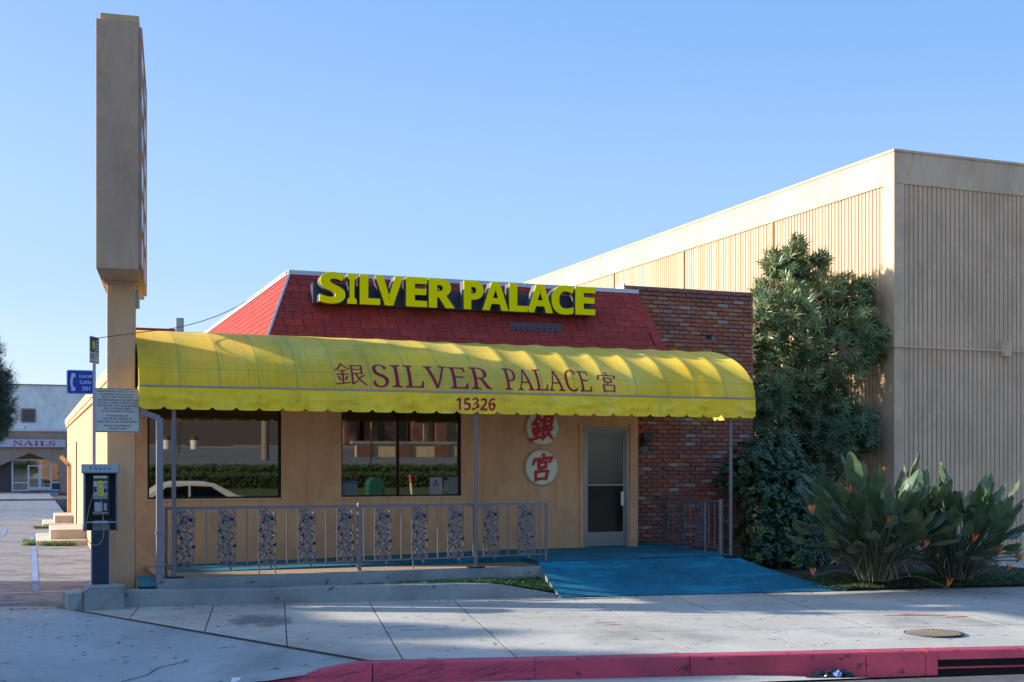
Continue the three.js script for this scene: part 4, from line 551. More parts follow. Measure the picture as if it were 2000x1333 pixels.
// conifer like tree with long narrow leaves, in the corner of the two buildings
{
  const B = V(14.85, -1.95, 21.4), o = thing('podocarpus_tree', 'sunlit green narrow leaved tree in the corner beside the ribbed wall', 'tree', B);
  const sh = []; for (let i = 0; i < 13; i++) { const a = i * 2.4, t = 0.35 + 0.75 * rnd(); const g = strap(rr(0.12, 0.18), 0.021, rr(0.2, 0.8), 2, 0.1); g.rotateX(t); g.rotateY(a); g.translate(0, i * 0.006, 0); sh.push(paint(g, [1, 1, 1])); }
  const shoot = prep(sh), CU = [[1557, 478, 10], [1555, 496, 18], [1553, 520, 28], [1508, 513, 17], [1518, 524, 16], [1594, 526, 19], [1602, 508, 9], [1560, 552, 36], [1508, 572, 28], [1490, 580, 16], [1605, 574, 38], [1650, 562, 22], [1690, 560, 12], [1680, 578, 22], [1470, 642, 14], [1462, 690, 18], [1715, 655, 16], [1708, 690, 20], [1456, 726, 20], [1498, 604, 34], [1560, 612, 52], [1632, 615, 52], [1688, 625, 36], [1488, 648, 34], [1545, 660, 58], [1620, 668, 58], [1692, 662, 36], [1478, 690, 32], [1530, 712, 52], [1600, 722, 52], [1652, 716, 38], [1496, 752, 44], [1560, 772, 54], [1620, 765, 44]], CL = [[1478, 800, 40], [1540, 832, 58], [1610, 830, 54], [1660, 848, 42], [1692, 860, 24], [1500, 872, 46], [1570, 892, 54], [1632, 888, 40], [1455, 780, 22], [1450, 830, 26], [1460, 880, 30], [1520, 930, 50], [1590, 945, 48], [1545, 990, 46], [1600, 1000, 40], [1560, 1040, 40], [1680, 830, 30], [1640, 800, 36], [1560, 775, 40], [1620, 790, 36], [1500, 775, 34]];
  const grow = (C, dens, lit, skirt) => {
    const items = [], limbs = [];
    for (const [px, py, pr] of C) for (const k of [0, 1]) {
      const r = pr * 0.0098, dz = px < 1512 && py > 590 ? (k ? rr(-1.1, -0.8) : rr(-1.3, -1.0)) : k ? rr(0.1, 1.0) * Math.min(1.3, r * 2.6) : rr(-0.9, 0.1) * Math.min(1.0, r * 2.0), u = (px - 1000) / 2400, zc = 25.4 + dz * 0.9, c = V(zc * (u * 0.931 + 0.365), (902 - py) / 2400 * zc, zc * (0.931 - u * 0.365));
      limbs.push(rod(new THREE.Vector3(B.x + 0.1 * (rnd() - 0.5), Math.max(0.2, c.y - r * 1.2 - 0.3 * rnd()), B.z), c, 0.026, 0.008, 5));
      const n = Math.round(14 + dens * r * r);
      for (let i = 0; i < n; i++) { const d = rdir(), p = c.clone().addScaledVector(d, r * Math.pow(rnd(), 0.45) * 1.16); const dir = d.clone().multiplyScalar(0.8).add(new THREE.Vector3(rr(-0.3, 0.3), rr(0.1, 0.7), rr(-0.3, 0.3))).add(p.clone().sub(B).setY(0).multiplyScalar(0.35)); items.push([mat4(p, dir, rr(0.55, 1.45)), lit()]); }
    }
    return [items, limbs];
  };
  const loc = (items) => items.map(([m, c]) => [new THREE.Matrix4().makeTranslation(-B.x, -B.y, -B.z).multiply(m), c]);
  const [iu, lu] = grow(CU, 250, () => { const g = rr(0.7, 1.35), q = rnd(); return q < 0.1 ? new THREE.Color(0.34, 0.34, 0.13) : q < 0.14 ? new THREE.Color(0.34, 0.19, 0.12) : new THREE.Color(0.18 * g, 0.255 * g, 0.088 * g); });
  part(o, 'trunk', [tube([V(14.85, -2, 21.4), V(14.8, -0.6, 21.35), V(14.92, 1.2, 21.45), V(14.85, 3.0, 21.4), V(14.8, 4.2, 21.4)], 0.06, 30, 8)], M.bark); part(o, 'limb', lu, M.bark).userData.kind = 'stuff';
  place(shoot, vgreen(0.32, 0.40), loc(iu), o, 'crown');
  const o2 = thing('shade_tinted_lower_crown', 'lower crown of the narrow leaved tree, shade put into its darker leaf colour', 'shrub', B), [il, ll] = grow(CL, 330, () => { const g = rr(0.6, 1.4); return new THREE.Color(0.115 * g, 0.175 * g, 0.072 * g); });  // lower crown of the same tree, its shade painted in as darker leaf tints
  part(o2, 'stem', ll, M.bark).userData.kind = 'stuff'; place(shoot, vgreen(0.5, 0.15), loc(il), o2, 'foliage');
}
// round leaved vine shrub under the tree
{
  const B = V(12.5, -1.95, 18.9), o = thing('vine_shrub', 'dark rounded leaf shrub climbing beside the brick wall under the tree', 'shrub', B);
  const lf = []; for (let i = 0; i < 5; i++) { const g = strap(0.075, 0.06, 0.6, 3, 0.2); g.rotateX(rr(0.5, 1.3)); g.rotateY(i * 1.3); g.translate(0, i * 0.014, 0); lf.push(paint(g, [1, 1, 1])); }
  const items = [], st = [], K = [[12.5, -1.55, 18.7, 0.42], [12.2, -1.2, 18.9, 0.45], [12.75, -1.1, 18.9, 0.5], [12.35, -0.6, 19.1, 0.5], [12.85, -0.5, 19.2, 0.55], [12.3, 0.0, 19.3, 0.42], [12.9, 0.05, 19.5, 0.5], [13.3, -1.3, 19.2, 0.5], [13.3, -0.4, 19.6, 0.55], [12.0, -1.65, 18.55, 0.32], [12.7, -1.75, 18.3, 0.3], [11.9, -0.3, 19.5, 0.25], [13.7, -0.9, 19.9, 0.6], [13.3, -1.8, 18.9, 0.4]];
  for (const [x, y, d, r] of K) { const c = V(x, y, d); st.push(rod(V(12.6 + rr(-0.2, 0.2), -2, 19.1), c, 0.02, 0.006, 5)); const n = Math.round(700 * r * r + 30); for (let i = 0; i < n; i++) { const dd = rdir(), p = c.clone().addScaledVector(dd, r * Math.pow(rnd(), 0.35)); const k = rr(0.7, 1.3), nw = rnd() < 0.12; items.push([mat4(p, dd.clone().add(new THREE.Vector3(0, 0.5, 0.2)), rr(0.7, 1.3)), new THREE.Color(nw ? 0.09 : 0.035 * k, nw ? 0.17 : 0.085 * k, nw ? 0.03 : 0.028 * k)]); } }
  part(o, 'stem', st, M.bark); place(prep(lf), vgreen(0.4, 0.15), items.map(([m, c]) => [new THREE.Matrix4().makeTranslation(-B.x, -B.y, -B.z).multiply(m), c]), o, 'foliage');
}
// bird of paradise clumps: every leaf and flower a mesh of its own
{
  const mk = (L, Bl, W, bend, fold, hue) => {                       // petiole and blade in one leaf, along +y, leaning to +z
    const C = (t) => new THREE.Vector3(0, t * Math.cos(bend * t * 0.5), t * Math.sin(bend * t * 0.7));
    const st = tube(Array.from({ length: 5 }, (_, i) => C(L * i / 4)), 0.012, 10, 5), p = st.attributes.position; for (let i = 0; i < p.count; i++) { const k = 1.35 - 0.6 * p.getY(i) / L, c = C(p.getY(i)); p.setXYZ(i, c.x + (p.getX(i) - c.x) * k, p.getY(i), p.getZ(i)); }
    const bl = sheet(8, 12, (u, v) => { const s = (u - 0.5) * 2, w = W * Math.pow(Math.sin(Math.PI * Math.pow(v * 0.985 + 0.01, 0.8)), 0.75), c = C(L * 0.985 + Bl * v), up = fold * Math.abs(s) * w; return new THREE.Vector3(s * w * Math.cos(fold * 0.6) + 0.006 * Math.sin(v * 23) * s, c.y, c.z + up + 0.008 * Math.sin(v * 14 + s * 2)); });
    const rib = tube(Array.from({ length: 6 }, (_, i) => C(L + Bl * 0.95 * i / 5).add(new THREE.Vector3(0, 0, -0.003))), 0.006, 10, 5);
    return prep([paint(st, [0.10 * hue, 0.155 * hue, 0.085 * hue]), paint(bl, [0.125 * hue, 0.195 * hue, 0.092 * hue]), paint(rib, [0.20, 0.25, 0.11])]);
  };
  const leaves = [[0.85, 0.46, 0.105, 0.35, 0.35, 1], [1.02, 0.44, 0.115, 0.5, 0.5, 0.85], [1.25, 0.46, 0.105, 0.15, 0.5, 1.15], [0.72, 0.40, 0.10, 0.7, 0.45, 0.8], [1.15, 0.42, 0.095, 0.45, 0.8, 1], [1.30, 0.48, 0.115, 0.12, 0.35, 1.1], [0.95, 0.38, 0.085, 0.8, 0.95, 0.9], [0.60, 0.36, 0.09, 0.5, 0.5, 0.75], [1.1, 0.5, 0.12, 0.25, 0.25, 1.2]].map((a) => mk(...a));
  const fl = []; { const beak = new THREE.ConeGeometry(0.022, 0.2, 6); beak.rotateZ(-1.35); beak.translate(0.10, 0.0, 0); fl.push(paint(beak, [0.10, 0.085, 0.10])); for (let i = 0; i < 4; i++) { const g = strap(0.15, 0.045, 0.2, 3, 0.5); g.rotateZ(0.5 - i * 0.38); g.rotateY(rr(-0.7, 0.7)); g.translate(0.02 + i * 0.01, 0.0, 0); fl.push(paint(g, [0.80, 0.20, 0.006])); } const b = new THREE.ConeGeometry(0.012, 0.11, 5); b.rotateZ(-0.9); b.translate(0.07, 0.06, 0); fl.push(paint(b, [0.08, 0.10, 0.45])); }
  const flower = prep(fl), stalk = (a, b) => tube([a, a.clone().lerp(b, 0.5).add(new THREE.Vector3(0, 0.12, 0)), b], 0.009, 12, 5);
  const lm = vgreen(0.38, 0.45), fm = vgreen(0.5, 0.1), dead = std([0.20, 0.155, 0.115], { roughness: 0.9 }), gst = std([0.07, 0.11, 0.05], { roughness: 0.6 });
  const clump = (B, label, n, sc, flowers, spread, lean) => {
    const o = thing('bird_of_paradise', label, 'plant', B, 0, 'bird of paradise clumps in the planting bed');
    for (let i = 0; i < n; i++) {
      const f = Math.sqrt((i + 0.5) / n), az = i * 2.39996 + rr(-0.3, 0.3), tilt = 0.06 + spread * f * rr(0.65, 1.25), s = sc * (1.10 - 0.26 * f) * rr(0.70, 1.02);
      const m = new THREE.Mesh(leaves[Math.floor(rnd() * leaves.length)], lm); m.name = 'leaf'; m.rotation.order = 'YXZ'; m.rotation.y = az; m.rotation.x = tilt + 0.0; m.scale.set(s * 1.05, s, s); m.position.set(Math.sin(az) * 0.22 * f + lean * 0, 0, Math.cos(az) * 0.22 * f); o.add(m);
      m.children.length; const tw = new THREE.Quaternion().setFromAxisAngle(new THREE.Vector3(0, 1, 0), rr(-1.9, 1.9)); m.quaternion.multiply(tw);
    }
    for (let i = 0; i < 26; i++) { const az = rr(0, 6.28), l = rr(0.35, 0.8), p = new THREE.Vector3(Math.sin(az) * 0.25, 0, Math.cos(az) * 0.25); const g = tube([p, p.clone().add(new THREE.Vector3(Math.sin(az) * l * 0.35, l * 0.6, Math.cos(az) * l * 0.35)), p.clone().add(new THREE.Vector3(Math.sin(az) * l * rr(0.6, 1), l * rr(0.1, 0.8), Math.cos(az) * l * rr(0.6, 1)))], rr(0.006, 0.011), 10, 4); local(o, 'dead_stalk', g, dead); }
    for (const [x, y, d, t] of flowers) { const p = V(x, y, d).sub(B); const fo = new THREE.Mesh(flower, fm); fo.name = 'flower'; fo.position.copy(p); fo.rotation.y = t; fo.rotation.z = rr(-0.2, 0.3); fo.scale.setScalar(rr(0.75, 1.0)); o.add(fo); local(o, 'flower_stalk', stalk(new THREE.Vector3(p.x * 0.15, 0, p.z * 0.15), p), gst); }
    return o;
  };
  clump(V(12.6, -1.90, 16.2), 'left bird of paradise clump, taller, with pale leaves in the sun', 165, 1.24, [[11.11, -0.79, 15.73, 3.0], [12.14, -0.94, 15.33, 0.3], [12.53, -0.22, 15.92, 2.0], [11.94, -0.49, 15.92, 2.8], [12.83, -1.32, 15.33, 0.6], [11.06, -1.72, 15.63, 3.3], [13.27, -1.96, 15.33, 0.5]], 0.47, 0);
  clump(V(14.02, -1.90, 15.98), 'right bird of paradise clump, lower, with many orange flowers', 150, 1.14, [[13.76, -1.25, 15.33, 0.2], [14.99, -1.03, 15.92, 0.1], [14.70, -1.04, 15.92, 0.3], [14.99, -0.69, 15.92, 0.2], [14.25, -1.48, 15.33, 0.4], [14.67, -1.58, 15.33, 0.0], [14.84, -1.53, 15.53, 0.5], [14.45, -1.73, 15.33, 0.2], [13.64, -1.02, 15.92, 2.6]], 0.55, 0);
}
// small weeds: nobody could count them
{
  const wg = []; for (let i = 0; i < 6; i++) { const g = strap(rr(0.04, 0.09), 0.016, rr(0.4, 1.0), 2); g.rotateX(rr(0.2, 0.9)); g.rotateY(i * 1.05); wg.push(paint(g, [1, 1, 1])); }
  const wgeo = prep(wg), wm = vgreen(0.7, 0.3), up = new THREE.Vector3(0, 1, 0);
  const weeds = (label, pts, s0, s1) => { const o = place(wgeo, wm, pts.map(([p, k = 1]) => [mat4(p, up.clone().add(new THREE.Vector3(rr(-0.3, 0.3), 0, rr(-0.3, 0.3))), rr(s0, s1)), new THREE.Color(0.10 * k * rr(0.7, 1.2), 0.20 * k * rr(0.7, 1.2), 0.035)]), scene, numbered('weeds')); tag(o, label, 'weeds', null, 'stuff'); };
  const A = []; for (let i = 0; i < 1500; i++) { const X = rr(4.3, 7.25), t = rnd(), d = k1(X) + 0.2 + (17.38 - k1(X) - 0.2) * t; if (rnd() < sp(X, 4.0, 5.6)) A.push([V(X, -1.80 - 0.14 * sp(X, 6.3, 7.2) * (1 - t), d)]); } weeds('green weeds growing between the low kerb and the porch slab', A, 0.5, 1.15);
  const f = noise2(32, 90), Bd = []; for (let i = 0; i < 9000; i++) { const X = rr(11.5, 16.4), [xs] = toS(X, 16), D0 = -xs * sD + backLine(xs) * cD, D = D0 + 0.04 + 1.5 * rnd() ** 1.6; const [a, b] = toS(X, D); if (f(X * 0.35, D * 0.5) > 0.57 - 0.12 * sp(X, 13, 16)) Bd.push([V(X, gS(a, b) + 0.03 + 0.07 * sp(b - backLine(a), 0, 0.8), D), 0.8]); } weeds('low green ground cover along the front of the planting bed', Bd, 0.4, 1.0);
  const J = []; for (let i = 0; i < 500; i++) { const d = rr(12.9, 17.6); if (f(d * 0.7, 0.3) > 0.48) J.push([S(7.4 + rr(-0.02, 0.02), d, gS(7.4, d) - 0.012), 0.9]); } weeds('tiny weeds in the long pavement joint beside the manhole', J, 0.10, 0.32);
  const L = []; for (const [x, d] of [[0.1, 33.5], [0.55, 32], [0.75, 31.9], [0.35, 41.5], [0.1, 32.3]]) for (let i = 0; i < 40; i++) L.push([V(x + rr(-0.25, 0.25), lotY(x, d) + 0.01, d - rr(0, 0.15)), 1.6]);  weeds('weeds growing at the concrete steps on the left', L, 0.8, 2.2); const L2 = []; for (let i = 0; i < 90; i++) L2.push([V(rr(-1.2, 0.45), gS(...toS(0, 17.3)) - 0.02, 17.40 + rr(-0.02, 0.02)), 0.6]); weeds('thin line of weeds along the edge of the parking lot', L2, 0.3, 0.7);
}

// ---------------------------------------------------------------- things on the pavement
{
  const [xs, ds] = [7.955, 13.80], c = S(xs, ds), o = thing('manhole_cover', 'round ribbed iron manhole cover set in the sunny pavement', 'manhole cover', c);
  const iron = std([0.30, 0.235, 0.16], { roughness: 0.7, map: T.grain }), pit = std([0.06, 0.045, 0.03], { roughness: 0.9 }), tilt = (g) => g.applyMatrix4(new THREE.Matrix4().makeRotationX(-0.02)).translate(0, 0, 0);
  local(o, 'cover_plate', tilt(new THREE.CylinderGeometry(0.335, 0.335, 0.02, 48).translate(0, -0.004, 0)), pit); local(o, 'rim', tilt(new THREE.TorusGeometry(0.345, 0.012, 6, 48).rotateX(Math.PI / 2).translate(0, 0.004, 0)), M.dark);
  const st = []; for (let i = -7; i <= 7; i++) for (let j = -7; j <= 7; j++) if (Math.hypot(i * 0.045, j * 0.0425) < 0.315) st.push(tilt(new THREE.BoxGeometry(0.026, 0.010, 0.024).translate(i * 0.045, 0.009, j * 0.0425))); local(o, 'studs', st, iron).userData.kind = 'stuff';
  const b = S(5.95, 12.47, gut(5.95)), bag = thing('plastic_bag', 'crumpled black plastic bag lying in the gutter against the red kerb', 'litter', b), f = noise2(16, 5), f2 = noise2(8, 7);
  const blob = (rx, ry, rz, k) => { const g = new THREE.IcosahedronGeometry(1, 5), p = g.attributes.position; for (let i = 0; i < p.count; i++) { const v = new THREE.Vector3().fromBufferAttribute(p, i), a = Math.atan2(v.z, v.x) / 6.283 + 0.5, h = v.y * 0.5 + 0.5, s = 0.62 + 0.55 * Math.abs(f(a + k, h * 0.6) - 0.5) * 2 + 0.35 * f2(a * 2 + k, h); p.setXYZ(i, v.x * s * rx, Math.max(-0.01, v.y * s * ry + ry * 0.4), v.z * s * rz); } g.computeVertexNormals(); return g; };
  local(bag, 'bag_body', [blob(0.22, 0.075, 0.12, 0.1), blob(0.10, 0.05, 0.09, 0.6).translate(-0.19, 0, 0.02), blob(0.10, 0.055, 0.1, 0.3).translate(0.20, 0, 0)], std([0.012, 0.013, 0.016], { roughness: 0.28 })); local(bag, 'blue_wrapper', blob(0.055, 0.04, 0.05, 0.4).translate(0.03, 0.05, 0.09), std([0.16, 0.24, 0.42], { roughness: 0.3 }));
  const st2 = tag(new THREE.Mesh(prep(rod(S(6.1, 12.4, gut(6) + 0.02), S(7.0, 12.36, gut(7) + 0.02), 0.012, 0.008, 6)), std([0.45, 0.40, 0.30])), 'pale stick lying in the gutter beside the black bag', 'stick'); st2.name = 'stick'; scene.add(st2);
}

// ---------------------------------------------------------------- left: lot, steps, far shop
{
  const paintQ = (name, X0, X1, D0, D1, m) => { const n = sheet(4, 8, (u, v) => { const X = X0 + (X1 - X0) * u, D = D0 + (D1 - D0) * v; return V(X, lotY(X, D) + 0.006, D); }); struct(name, n, m); };
  for (const [a, b, c, d, m] of [[0.02, 0.12, 20.2, 31.5, M.bluePaint], [-0.8, -0.68, 37, 42, M.bluePaint], [-0.02, 0.08, 33, 37, M.bluePaint], [0.95, 1.2, 42.5, 44, M.bluePaint], [-6, 0.2, 21.6, 21.68, M.whitePaint], [-6, 1.3, 20.0, 20.1, M.whitePaint], [-6, -0.2, 18.5, 18.62, M.bluePaint], [-6, 0.2, 24.5, 24.56, M.whitePaint], [-6, 0, 27.5, 27.58, M.whitePaint]]) paintQ('lot_marking', a, b, c, d, m);
  const steps = (label, D0, L, xa, xb) => { const y = lotY(0.7, D0), o = thing('concrete_steps', label, 'steps', V(0.7, y, D0), 0, 'concrete steps along the side wall'); part(o, 'lower_step', bx(xa, 1.3, y - 0.1, y + 0.12, D0, D0 + L + 0.3, 0.012), M.concWalk); part(o, 'upper_step', bx(xb, 1.302, y + 0.1, y + 0.36, D0 + 0.5, D0 + L, 0.012), M.concWalk); };
  steps('nearer two tread concrete steps against the lit side wall', 32, 3.2, 0.12, 0.45); steps('farther two tread concrete steps against the lit side wall', 42.0, 3, 0.36, 0.72);
  const d = thing('wall_pipe', 'tan painted downspout with an elbow at the far end of side wall', 'downspout', V(1.2, -2.1, 45)); part(d, 'pipe', [bx(1.17, 1.30, -2.1, -0.1, 45, 45.12), bar(V(1.235, -0.12, 45.06), V(0.95, 0.18, 45.06), 0.13, 0.12)], M.tanTrim);
  const c = tag(new THREE.Mesh(prep(rod(V(1.285, -1.9, 39.5), V(1.285, 0.6, 39.5), 0.02)), M.dark), 'thin dark conduit running up the lit side wall', 'conduit'); c.name = 'wall_conduit'; scene.add(c);
  // far shop
  const Z = 107, Y = (py) => (902 - py) * 100 / 2400, X = (px) => { const u = (px - 1000) / 2400, r = (u * 0.931 + 0.365) / (0.931 - u * 0.365); return r * Z; };
  const b = thing('nail_salon', 'far two storey shop with a red and white NAILS sign', 'building', V(0, Y(963), Z));
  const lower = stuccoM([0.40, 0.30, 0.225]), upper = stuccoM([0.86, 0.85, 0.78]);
  const s = poly([[-9, Y(966)], [4, Y(966)], [4, Y(843)], [-9, Y(843)]].map(([a, q]) => [a, q + 2])); const h = new THREE.Path(); [[-8, 963], [X(20), 963], [X(20), 901], [X(56), 885.5], [X(112), 907], [X(117), 963]].forEach(([a, q], i) => h[i ? 'lineTo' : 'moveTo'](i ? a : X(-20), (i ? Y(q) : Y(962.5)) + 2));
  const h2 = new THREE.Path(); [[X(-30), 962], [X(117), 962], [X(113), 907], [X(56), 885.5], [X(-30), 922]].forEach(([a, q], i) => h2[i ? 'lineTo' : 'moveTo'](a, Y(q) + 2)); s.holes.push(h2);
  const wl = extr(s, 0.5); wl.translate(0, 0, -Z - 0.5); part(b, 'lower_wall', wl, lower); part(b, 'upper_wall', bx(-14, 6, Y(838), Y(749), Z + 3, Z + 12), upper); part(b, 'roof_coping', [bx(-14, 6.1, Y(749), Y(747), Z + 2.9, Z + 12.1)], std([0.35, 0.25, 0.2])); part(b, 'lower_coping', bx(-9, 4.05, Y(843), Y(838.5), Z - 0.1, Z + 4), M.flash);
  part(b, 'pipe_stub', rod(V(X(48), Y(838), Z + 0.3), V(X(48), Y(833), Z + 0.3), 0.09), M.steel);
  const w = part(b, 'window', [bx(X(39), X(68.5), Y(824), Y(796), Z + 2.9, Z + 3)], std([0.30, 0.17, 0.13])); part(w, 'pane', bx(X(43), X(66), Y(821), Y(799), Z + 2.86, Z + 2.9), std([0.05, 0.055, 0.06], { roughness: 0.15 }));
  const sg = part(b, 'sign_board', bx(X(-25), X(128), Y(874.5), Y(858.5), Z - 0.25, Z - 0.02), std([0.35, 0.14, 0.15])); const pg = new THREE.PlaneGeometry(X(126.5) - X(-25), 15 * 100 / 2400); pg.userData.uv = true;
  part(sg, 'sign_face', pg.translate((X(126.5) + X(-25)) / 2, Y(866.5) + 2, -Z + 0.26), std([0.9, 0.9, 0.9], { map: ctex(1024, 128, (c) => { const U = (p) => (p + 25) / 151.5 * 1024; c.fillStyle = '#b9c3d2'; c.fillRect(0, 0, 1024, 128); c.fillStyle = '#b51f2c'; c.font = 'bold 118px serif'; const m = c.measureText('NAILS').width; c.save(); c.translate(U(22), 108); c.scale((U(108) - U(22)) / m, 1); c.fillText('NAILS', 0, 0); c.restore(); c.strokeStyle = '#6a7a98'; c.lineWidth = 5; c.beginPath(); c.moveTo(U(-4), 100); c.quadraticCurveTo(U(4), 40, U(16), 70); c.stroke(); c.fillStyle = '#b51f2c'; c.fillRect(U(-6), 14, U(6) - U(-6), 12); c.fillStyle = '#8c96ad'; c.fillRect(U(113), 20, 22, 22); }), roughness: 0.5 }));
  part(b, 'recess_wall', bx(X(-30), X(120), Y(963), Y(880), Z + 1.4, Z + 1.6), std([0.42, 0.27, 0.15]));
  part(b, 'shutter', Array.from({ length: 9 }, (_, i) => bx(X(-18) + i * (X(21) - X(-18)) / 9, X(-18) + (i + 0.86) * (X(21) - X(-18)) / 9, Y(961), Y(895), Z + 0.6, Z + 0.7)), std([0.075, 0.07, 0.08]));
  const g2 = part(b, 'shopfront', [[21, 24, 899, 961], [52.5, 56, 909, 959], [97, 100, 899, 959], [74, 79, 911, 957]].map(([a, c, t, q]) => bx(X(a), X(c), Y(q), Y(t), Z + 0.6, Z + 0.72)).concat([[24, 97, 897.5, 899.5], [56, 97, 909, 911.5], [24, 52.5, 942.5, 944.5], [56, 97, 952, 959], [56, 97, 933.5, 935], [100, 116, 941, 945], [24, 116, 957.5, 960]].map(([a, c, t, q]) => bx(X(a), X(c), Y(q), Y(t), Z + 0.62, Z + 0.71))), std([0.62, 0.63, 0.65]));
  for (const [a, c, t, q] of [[24, 52.5, 899.5, 942.5], [24, 52.5, 944.5, 957.5], [56, 74, 911.5, 952], [79, 97, 911.5, 952], [56, 97, 899.5, 909], [100, 117, 900, 941]]) part(g2, 'pane', bx(X(a), X(c), Y(q), Y(t), Z + 0.65, Z + 0.67), M.darkGlass);
  part(b, 'door_panel', bx(X(100), X(116), Y(957.5), Y(945), Z + 0.64, Z + 0.68), std([0.03, 0.07, 0.16])); part(b, 'shop_kerb', [bx(-9, 4, Y(968), Y(962.5), Z - 1.6, Z - 0.02)], std([0.30, 0.07, 0.07])); part(b, 'kerb_stripe', [bx(X(12), X(42), Y(967.5), Y(962.3), Z - 1.62, Z - 0.6), bx(X(80), X(112), Y(967.5), Y(962.3), Z - 1.62, Z - 0.6)], std([0.24, 0.36, 0.5]));
  struct('lot_median', bx(-40, 3, lotY(0, 80) - 0.3, lotY(0, 80) + 0.12, 79.5, 80.0), M.concDark);
  // parked car beyond the corner of the restaurant
  const cd = 86, cy = lotY(2, cd), cx = 3.62, car = thing('parked_car', 'grey pickup partly hidden behind the far corner of the restaurant', 'car', V(cx, cy, cd)), pt = std([0.30, 0.33, 0.36], { metalness: 0.3, roughness: 0.3 });
  const cs = poly([[-0.95, 0.45], [-0.95, 1.0], [-0.9, 1.12], [-0.75, 1.2], [-0.62, 1.78], [0.62, 1.78], [0.75, 1.2], [0.9, 1.12], [0.95, 1.0], [0.95, 0.45]]), cb = extr(cs, 4.4, 0.04); cb.translate(cx, cy + 2, -cd - 4.4); part(car, 'body', cb, pt); part(car, 'windscreen', bx(cx - 0.6, cx + 0.6, cy + 1.22, cy + 1.7, cd - 0.06, cd - 0.035), M.darkGlass); part(car, 'bumper', bx(cx - 0.95, cx + 0.95, cy + 0.42, cy + 0.62, cd - 0.15, cd - 0.02, 0.03), M.dark); part(car, 'mirror', bx(cx - 1.2, cx - 0.96, cy + 1.15, cy + 1.4, cd + 0.9, cd + 1.05, 0.03), M.dark);
  for (const [sx, z] of [[-1, 0.7], [1, 0.7], [-1, 3.7], [1, 3.7]]) { const wg = new THREE.CylinderGeometry(0.40, 0.40, 0.26, 24); wg.rotateZ(Math.PI / 2); wg.translate(cx + sx * 0.9, cy + 2.40, -cd - z); const wh = part(car, 'wheel', wg, M.black); const rg = new THREE.CylinderGeometry(0.22, 0.22, 0.28, 16); rg.rotateZ(Math.PI / 2); rg.translate(cx + sx * 0.905, cy + 2.40, -cd - z); part(wh, 'rim', rg, M.steel); }
  for (const sx of [-1, 1]) part(car, 'headlight', bx(cx + sx * 0.75 - 0.15, cx + sx * 0.75 + 0.15, cy + 0.78, cy + 0.95, cd - 0.07, cd - 0.03, 0.015), M.white);
}
// pine at the left edge
function needleTree(name, label, B, H, Rr, n, tint, group, sc = 1, y0 = 0.15) {
  const o = thing(name, label, 'tree', B, 0, group), sh = []; for (let i = 0; i < 12; i++) { const g = strap(rr(0.20, 0.34) * sc, 0.028 * sc, rr(-0.3, 0.5), 1, 0); g.rotateX(rr(0.2, 1.3)); g.rotateY(i * 2.4); sh.push(paint(g, [1, 1, 1])); }
  const items = [], limbs = []; const nl = 26;
  for (let k = 0; k < nl; k++) { const t = y0 + (1 - y0) * (k + 0.5) / nl, az = k * 2.4, r = Rr * Math.pow(Math.sin(Math.PI * Math.min(1, 0.25 + 0.72 * t)), 0.8) * rr(0.55, 1.05), c = new THREE.Vector3(Math.sin(az) * r, H * t + rr(0.0, 0.4) * sc, Math.cos(az) * r), s = new THREE.Vector3(0, H * t - 0.2 * r, 0); limbs.push(rod(s, c, 0.05 * sc, 0.015, 5)); const m = Math.round(n / nl); for (let i = 0; i < m; i++) { const f = rnd() ** 0.6, p = s.clone().lerp(c, 0.35 + 0.65 * f).add(rdir().multiplyScalar(Rr * 0.30 * Math.pow(rnd(), 0.5))); const g = rr(0.65, 1.3); items.push([mat4(p, rdir().multiplyScalar(0.8).add(new THREE.Vector3(0, 0.6, 0)), rr(0.7, 1.2)), new THREE.Color(tint[0] * g, tint[1] * g, tint[2] * g)]); } }
  local(o, 'trunk', rod(new THREE.Vector3(0, -0.3, 0), new THREE.Vector3(0, H * 0.92, 0), 0.035 * H * 0.6, 0.03, 10), M.bark); local(o, 'limb', limbs, M.bark); place(prep(sh), vgreen(0.6, 0.2), items, o, 'crown'); return o;
}
needleTree('pine_tree', 'dark green pine at the left edge before the far white building', V(-2.7, lotY(-2, 62), 62), 8.6, 2.35, 8500, [0.035, 0.075, 0.045], null, 1.15, 0.36);

// ---------------------------------------------------------------- outside the frame: what throws the shade on the left and what the windows mirror
{
  const nb = thing('neighbour_shop', 'low flat roofed shop across the driveway left of the view', 'building', V(-15, -2, 18)); part(nb, 'wall', bx(-22, -10.5, -2.4, 3.3, 17.6, 26), M.big); part(nb, 'roof_edge', bx(-22.1, -10.4, 3.3, 3.55, 17.5, 26.1), M.tanTrim); part(nb, 'window', bx(-18, -13, -1.3, 0.6, 17.55, 17.59), M.darkGlass); part(nb, 'door', bx(-12.4, -11.4, -1.95, 0.3, 17.55, 17.59), M.darkGlass);
  for (const [x, d, h, r, q] of [[-8.6, 18.9, 5.1, 1.5, 1], [-8.4, 16.9, 5.2, 1.6, 2], [-11.2, 15.8, 5.9, 1.6, 3], [-14.8, 15.6, 6.3, 1.8, 4]]) needleTree('street_tree', ['', 'street tree nearest the driveway left of the view', 'street tree at the kerb just left of the view', 'street tree second along the kerb left of the view', 'tall street tree farthest left of the view'][q], V(x, -2.1, d), h, r, 3000, [0.05, 0.09, 0.035], 'street trees left of the view', 1.1, 0.22);
}
